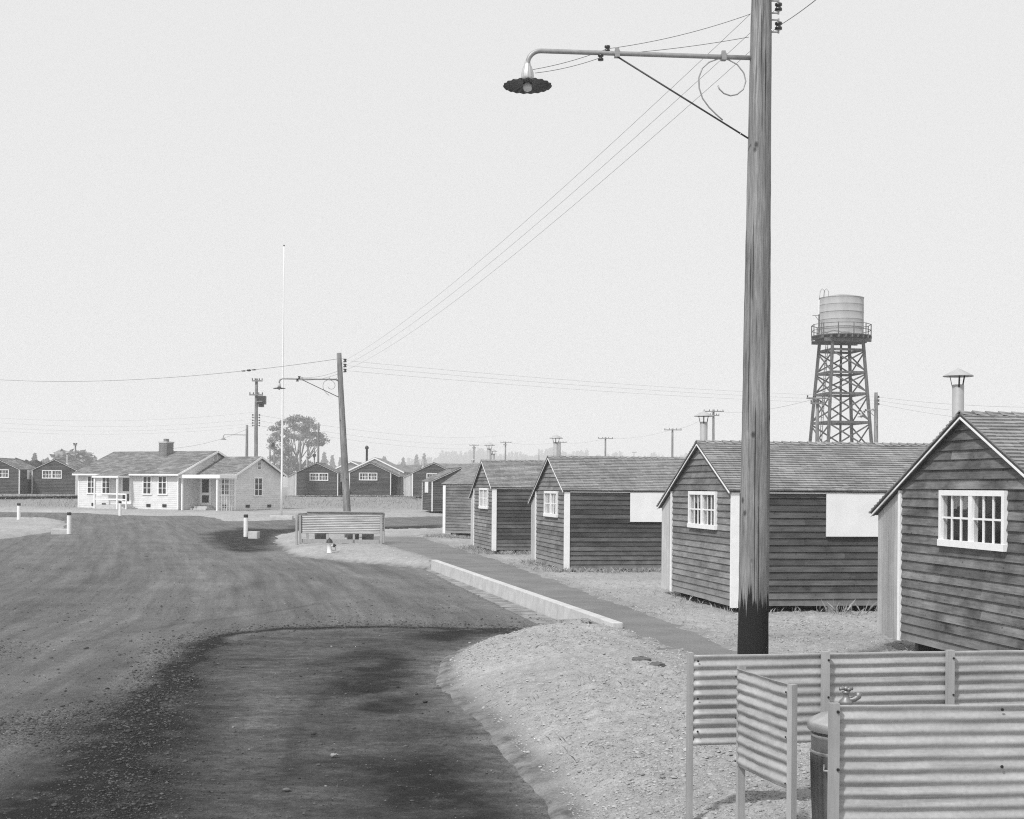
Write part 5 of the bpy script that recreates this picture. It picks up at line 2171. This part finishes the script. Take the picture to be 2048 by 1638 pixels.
def broad_tree(label, base, h, spread, nleaf, seed, leaf_size=.3, trunk_h=.28, mat=M_LEAF, trunk_r=None, open_=.5, group="trees beyond the buildings"):
    r = random.Random(seed)
    root = thing("broadleaf_tree", label, "tree", base, 0, group)
    m = MB()
    tips = []
    tr = trunk_r or h * .022

    def grow(p, d, ln, rad_, lev):
        pts = [p]
        q = p.copy()
        dd = d.copy()
        for i in range(4):
            dd = (dd + Vector((r.uniform(-.16, .16), r.uniform(-.16, .16), r.uniform(-.03, .12)))).normalized()
            q = q + dd * ln / 4
            pts.append(q.copy())
        m.tube(pts, [rad_ * (1 - .38 * i / 4) for i in range(5)], 7 if lev < 2 else 5, False)
        if lev >= 3:
            tips.append((q, ln))
            return
        for k in range(r.randint(3, 4) if lev else r.randint(4, 5)):
            a = r.uniform(0, 2 * PI)
            el = r.uniform(.35, .95) if lev else r.uniform(.5, .95)
            nd = Vector((math.cos(a) * math.cos(el) * spread / h * 2.0, math.sin(a) * math.cos(el) * spread / h * 2.0, math.sin(el)))
            nd = (nd.normalized() * .75 + dd * .35).normalized()
            grow(pts[r.choice((2, 3, 4, 4))], nd, ln * r.uniform(.62, .82), rad_ * .55, lev + 1)
        if lev >= 1:
            tips.append((q, ln)) if r.random() < open_ + .1 else None
    grow(Vector((0, 0, -.3)), Vector((0, 0, 1)), h * trunk_h, tr, 0)
    zs = max(t[0].z for t in tips) + h * .05
    xs_ = max(abs(t[0].x) for t in tips) + h * .05
    root.scale = (spread / xs_, spread / xs_, h / zs)
    m.build("trunk", M_BARK, root, True)
    cs_ = []
    for (t, ln) in tips:
        k = max(6, int(nleaf / len(tips) * r.uniform(.5, 1.5)))
        g = nrg.normal(0, 1, (k, 3)) * np.array([1, 1, .42]) * h * (.027 if open_ < .4 else .05)
        cs_.append(g + np.array(t))
    leaves_mesh("crown", np.concatenate(cs_), leaf_size, mat, root)
    return root


def conifer_points(h, r0, n, r):
    t = 1 - r.random(n) ** 0.55
    lay = 0.55 + 0.45 * np.abs(np.sin(t * 26 + r.random() * 6))
    a = r.random(n) * 2 * PI
    lob = 1 + 0.22 * np.sin(3 * a + r.random() * 6 + t * 9)
    rad_ = r0 * ((1 - t) ** .9 + .02) * lay * lob * r.random(n) ** .35
    return np.stack([rad_ * np.cos(a), rad_ * np.sin(a), h * (.06 + .94 * t) - rad_ * .3], -1)


def conifer(label, base, h, r0, n, group="trees beyond the buildings", ls=.45):
    root = thing("conifer_tree", label, "tree", base, 0, group)
    m = MB()
    m.tube([(0, 0, -.3), (0, 0, h * .95)], [h * .018, .03], 6)
    m.build("trunk", M_BARK, root, True)
    leaves_mesh("crown", conifer_points(h, r0, n, nrg), ls, M_NEEDLE, root)
    return root


def gpt(px, Y):
    x = (px - 1024) * Y / F
    return (x, Y, ground_z(x, Y))


def clump_tree(label, base, px0, Y, clumps, group="trees beyond the buildings"):
    """tree whose limbs each end in a flat clump of leaves"""
    r = random.Random(8)
    root = thing("broadleaf_tree", label, "tree", base, 0, group)
    s_ = Y / F
    m = MB()
    fork = Vector((0, 0, 5.2))
    m.tube([(0, 0, -.3), (.1, 0, 2.5), fork], [.75, .6, .5], 9)
    cs_ = []
    mains = []
    for k in range(6):
        a = r.uniform(0, 2 * PI)
        q = fork + Vector((2.6 * (k - 2.5) / 2.5, r.uniform(-1.6, 1.6), r.uniform(2.6, 4.2)))
        m.tube([fork, fork.lerp(q, .5) + Vector((.15, 0, -.2)), q], [.34, .27, .2], 7, False)
        mains.append(q)
    for (px, py, rp) in clumps:
        p = at(px, py, Y)
        q = Vector((p.x - base[0], r.uniform(-4, 4), p.z - base[2]))
        mq = min(mains, key=lambda v: (v - q).length + (3 if v.z > q.z else 0))
        m.tube([mq, mq.lerp(q, .5) + Vector((r.uniform(-.3, .3), 0, -.4)), q], [.16, .11, .05], 5, False)
        n = int(36 * rp)
        R_ = rp * s_
        for b_ in range(5):
            c = np.array(q) + nrg.normal(0, .42, 3) * np.array([1, 1, .5]) * R_
            cs_.append(c + nrg.normal(0, 1, (n // 5, 3)) * np.array([.55, .55, .3]) * R_)
    m.build("trunk", M_BARK, root, True)
    leaves_mesh("crown", np.concatenate(cs_), .17, M_LEAF_PALE, root)
    return root


b = gpt(598, 400)
clump_tree("big spreading tree with open crown behind the flagpole", b, 598, 400,
           [(553, 856, 8), (563, 848, 7), (556, 870, 8), (549, 882, 8), (546, 894, 6), (572, 864, 9), (566, 880, 8), (578, 842, 9), (590, 838, 8), (586, 852, 9), (601, 840, 9), (612, 838, 8), (598, 858, 10), (611, 856, 9), (622, 848, 8), (631, 856, 7),
            (628, 868, 7), (638, 870, 8), (646, 878, 7), (634, 882, 8), (616, 874, 9), (600, 876, 8), (584, 874, 9), (575, 892, 9), (620, 888, 7), (643, 888, 5), (612, 866, 7), (560, 905, 9), (572, 908, 10), (583, 900, 7), (564, 922, 10), (578, 922, 10), (556, 936, 10), (570, 938, 11), (586, 934, 10), (548, 918, 9), (543, 934, 8), (590, 918, 7), (580, 946, 10), (562, 948, 10), (612, 930, 9), (625, 934, 8), (640, 936, 8), (604, 944, 10), (548, 950, 9)])
b = gpt(152, 420)
broad_tree("round pale tree beyond the white house's left roof end", b, at(152, 902, 420).z - b[2], 4.6, 1800, 23, .3, .18, mat=M_LEAF_PALE)
b = gpt(128, 600)
conifer("slim pale pointed tree beside the round tree's left", b, at(128, 911, 600).z - b[2], 2.6, 1200)
b = gpt(69, 560)
conifer("pale pointed conifer behind the cabin left of the house", b, at(69, 906, 560).z - b[2], 4.0, 2200)
b = gpt(36, 240)
broad_tree("dark bushy tree behind the cabin at the photo's edge", b, at(36, 930, 240).z - b[2], 4.5, 4000, 27, .25, .15)
b = gpt(104, 640)
broad_tree("faint bushy tree between pointed conifer and round tree", b, at(104, 922, 640).z - b[2], 8.0, 2500, 28, .4, .15)
for i, (px, py, Y, lb) in enumerate(((648, 903, 800, "pale conifer just right of the big tree"), (664, 912, 850, "short pale conifer left of the leaning pole"), (681, 915, 880, "pale conifer partly behind the leaning pole's foot"), (768, 911, 820, "pointed pale conifer above the pale hall's roof"),
                                     (806, 915, 900, "pointed pale conifer above the dark barrack roof"), (833, 909, 950, "pale tapering conifer at the forest's left end"), (848, 906, 950, "taller pale conifer next to the forest's left end"))):
    b = gpt(px, Y)
    conifer(lb, b, at(px, py, Y).z - b[2], (at(px, py, Y).z - b[2]) * .24, 900, ls=.7)

# far wood on rising ground, one mass
prof_x = [800, 860, 890, 920, 960, 1000, 1040, 1075, 1110, 1150, 1200, 1260, 1330, 1420, 1600, 1800, 2100]
prof_y = [925, 914, 906, 901, 900, 906, 911, 905, 900, 906, 908, 912, 913, 915, 918, 920, 920]
pts_all = []
Yf0 = 1500
for i in range(900):
    px = nrg.uniform(790, 1480) if i < 800 else nrg.uniform(-100, 790)
    Yf = nrg.uniform(1900, 2250)
    topy = np.interp(px, prof_x, prof_y) + nrg.uniform(-4, 16) + 4 * math.sin(px * .09) if px > 790 else nrg.uniform(935, 955)
    X_ = (px - 1024) * Yf / F
    zt_ = H - (topy - YH - ROLL * (px - 1024)) * Yf / F
    hh = nrg.uniform(22, 38)
    pp = conifer_points(hh, hh * nrg.uniform(.16, .24), 130, nrg)
    pp += np.array([X_, Yf, zt_ - hh])
    pts_all.append(pp)
o = leaves_mesh("forest", np.concatenate(pts_all), 1.7, M_NEEDLE, None)
o["kind"] = "stuff"
o["label"] = "hazy distant conifer forest along the horizon"
# the hill that carries it
hx = np.linspace(-1900, 2300, 120)
hy = np.linspace(1600, 2800, 30)
HX, HY = np.meshgrid(hx, hy)
tpx = 1024 + HX * F / 2050
zh = np.interp(tpx, [-500, 700, 800, 860, 920, 1000, 1100, 1200, 1330, 1480, 1800, 2600], [2, 2, 10, 20, 27, 23, 25, 21, 18, 14, 8, 4])
HZm = 0.5 + zh * sstep(HY, 1650, 1980) + 1.5 * fbm(HX * .01, HY * .01)
np_mesh("hill", np.stack([HX, HY, HZm], -1).reshape(-1, 3), grid_faces(*HX.shape), plain("far_scrub", .06), kind="structure", smooth=True)

# ------------------------------------------------------------------ grass
n = 26000
X = nrg.uniform(-52, 12, n)
Y = nrg.uniform(103, 140, n)
h, dn, dpn = ground_h(X, Y)
k = (dn > .8) & (nrg.random(n) < (.15 + .85 * sstep(fbm(X * .12, Y * .12), -.4, .3)) * sstep(Y, 103, 116))
blades("grass", X[k], Y[k], h[k], .16, M_FIELDGRASS, .016, 1.0, "rough dry field grass before the far cabins")
# tufts against the near cabins and on the plot
XX, YY = [], []
for (B0, yaw, dens) in (((6.14, 15.85), -.144, .04), ((4.115, 25.7), -.17, .12), ((1.477, 37.84), -.184, 1.6), ((-.64, 47.5), -.19, 1.8), ((-3.3, 61.5), .66, 2.2)):
    l_ = np.array([math.cos(yaw), -math.sin(yaw)])
    g_ = np.array([math.sin(yaw), math.cos(yaw)])
    for i in range(int(420 * dens)):
        v, u = rng.uniform(-.3, 5.3), -abs(rng.gauss(.1, .35))
        if rng.random() < .3:
            v, u = -abs(rng.gauss(.05, .3)), rng.uniform(-.3, 4.6)
        c = np.array(B0) + l_ * v + g_ * u
        for j in range(4):
            XX.append(c[0] + rng.gauss(0, .04))
            YY.append(c[1] + rng.gauss(0, .04))
X, Y = np.array(XX), np.array(YY)
h, dn, dpn = ground_h(X, Y)
blades("grass", X, Y, h, .1, M_GRASS, .003, 1.1, "dry grass tufts along the near cabins' feet")
X, Y = scatter_px(7000, 880, 1900, 1090, 1640, 0)
h, dn, dpn = ground_h(X, Y)
k = (dn > .3) & (dpn > .15) & (nrg.random(len(X)) < sstep(fbm(X * .7 + 3, Y * .7), .05, .5))
blades("grass", X[k], Y[k], h[k], .05, M_GRASS, .0015, 2.2, "sparse withered weeds on the bare soil")
# weeds by the lamp pole cabin
X = nrg.normal(6.15, .25, 45)
Y = nrg.normal(25.5, .1, 45)
h, dn, dpn = ground_h(X, Y)
blades("grass", X, Y, h, .2, M_GRASS, .0013, 1.1, "pale tall weeds against the cabin behind the lamp pole")

# ------------------------------------------------------------------ haze
hm = bpy.data.materials.new("haze_air")
hm.use_nodes = True
nt = hm.node_tree
nt.nodes.clear()
out = nt.nodes.new('ShaderNodeOutputMaterial')
pv = nt.nodes.new('ShaderNodeVolumePrincipled')
pv.inputs['Color'].default_value = (1, 1, 1, 1)
pv.inputs['Density'].default_value = 0.00072
pv.inputs['Anisotropy'].default_value = 0.0
nt.links.new(pv.outputs[0], out.inputs['Volume'])
m = MB()
m.box(-4500, 4500, -60, 5300, -2.0, 75)
hz_ = m.build("haze", hm, None, kind="stuff")
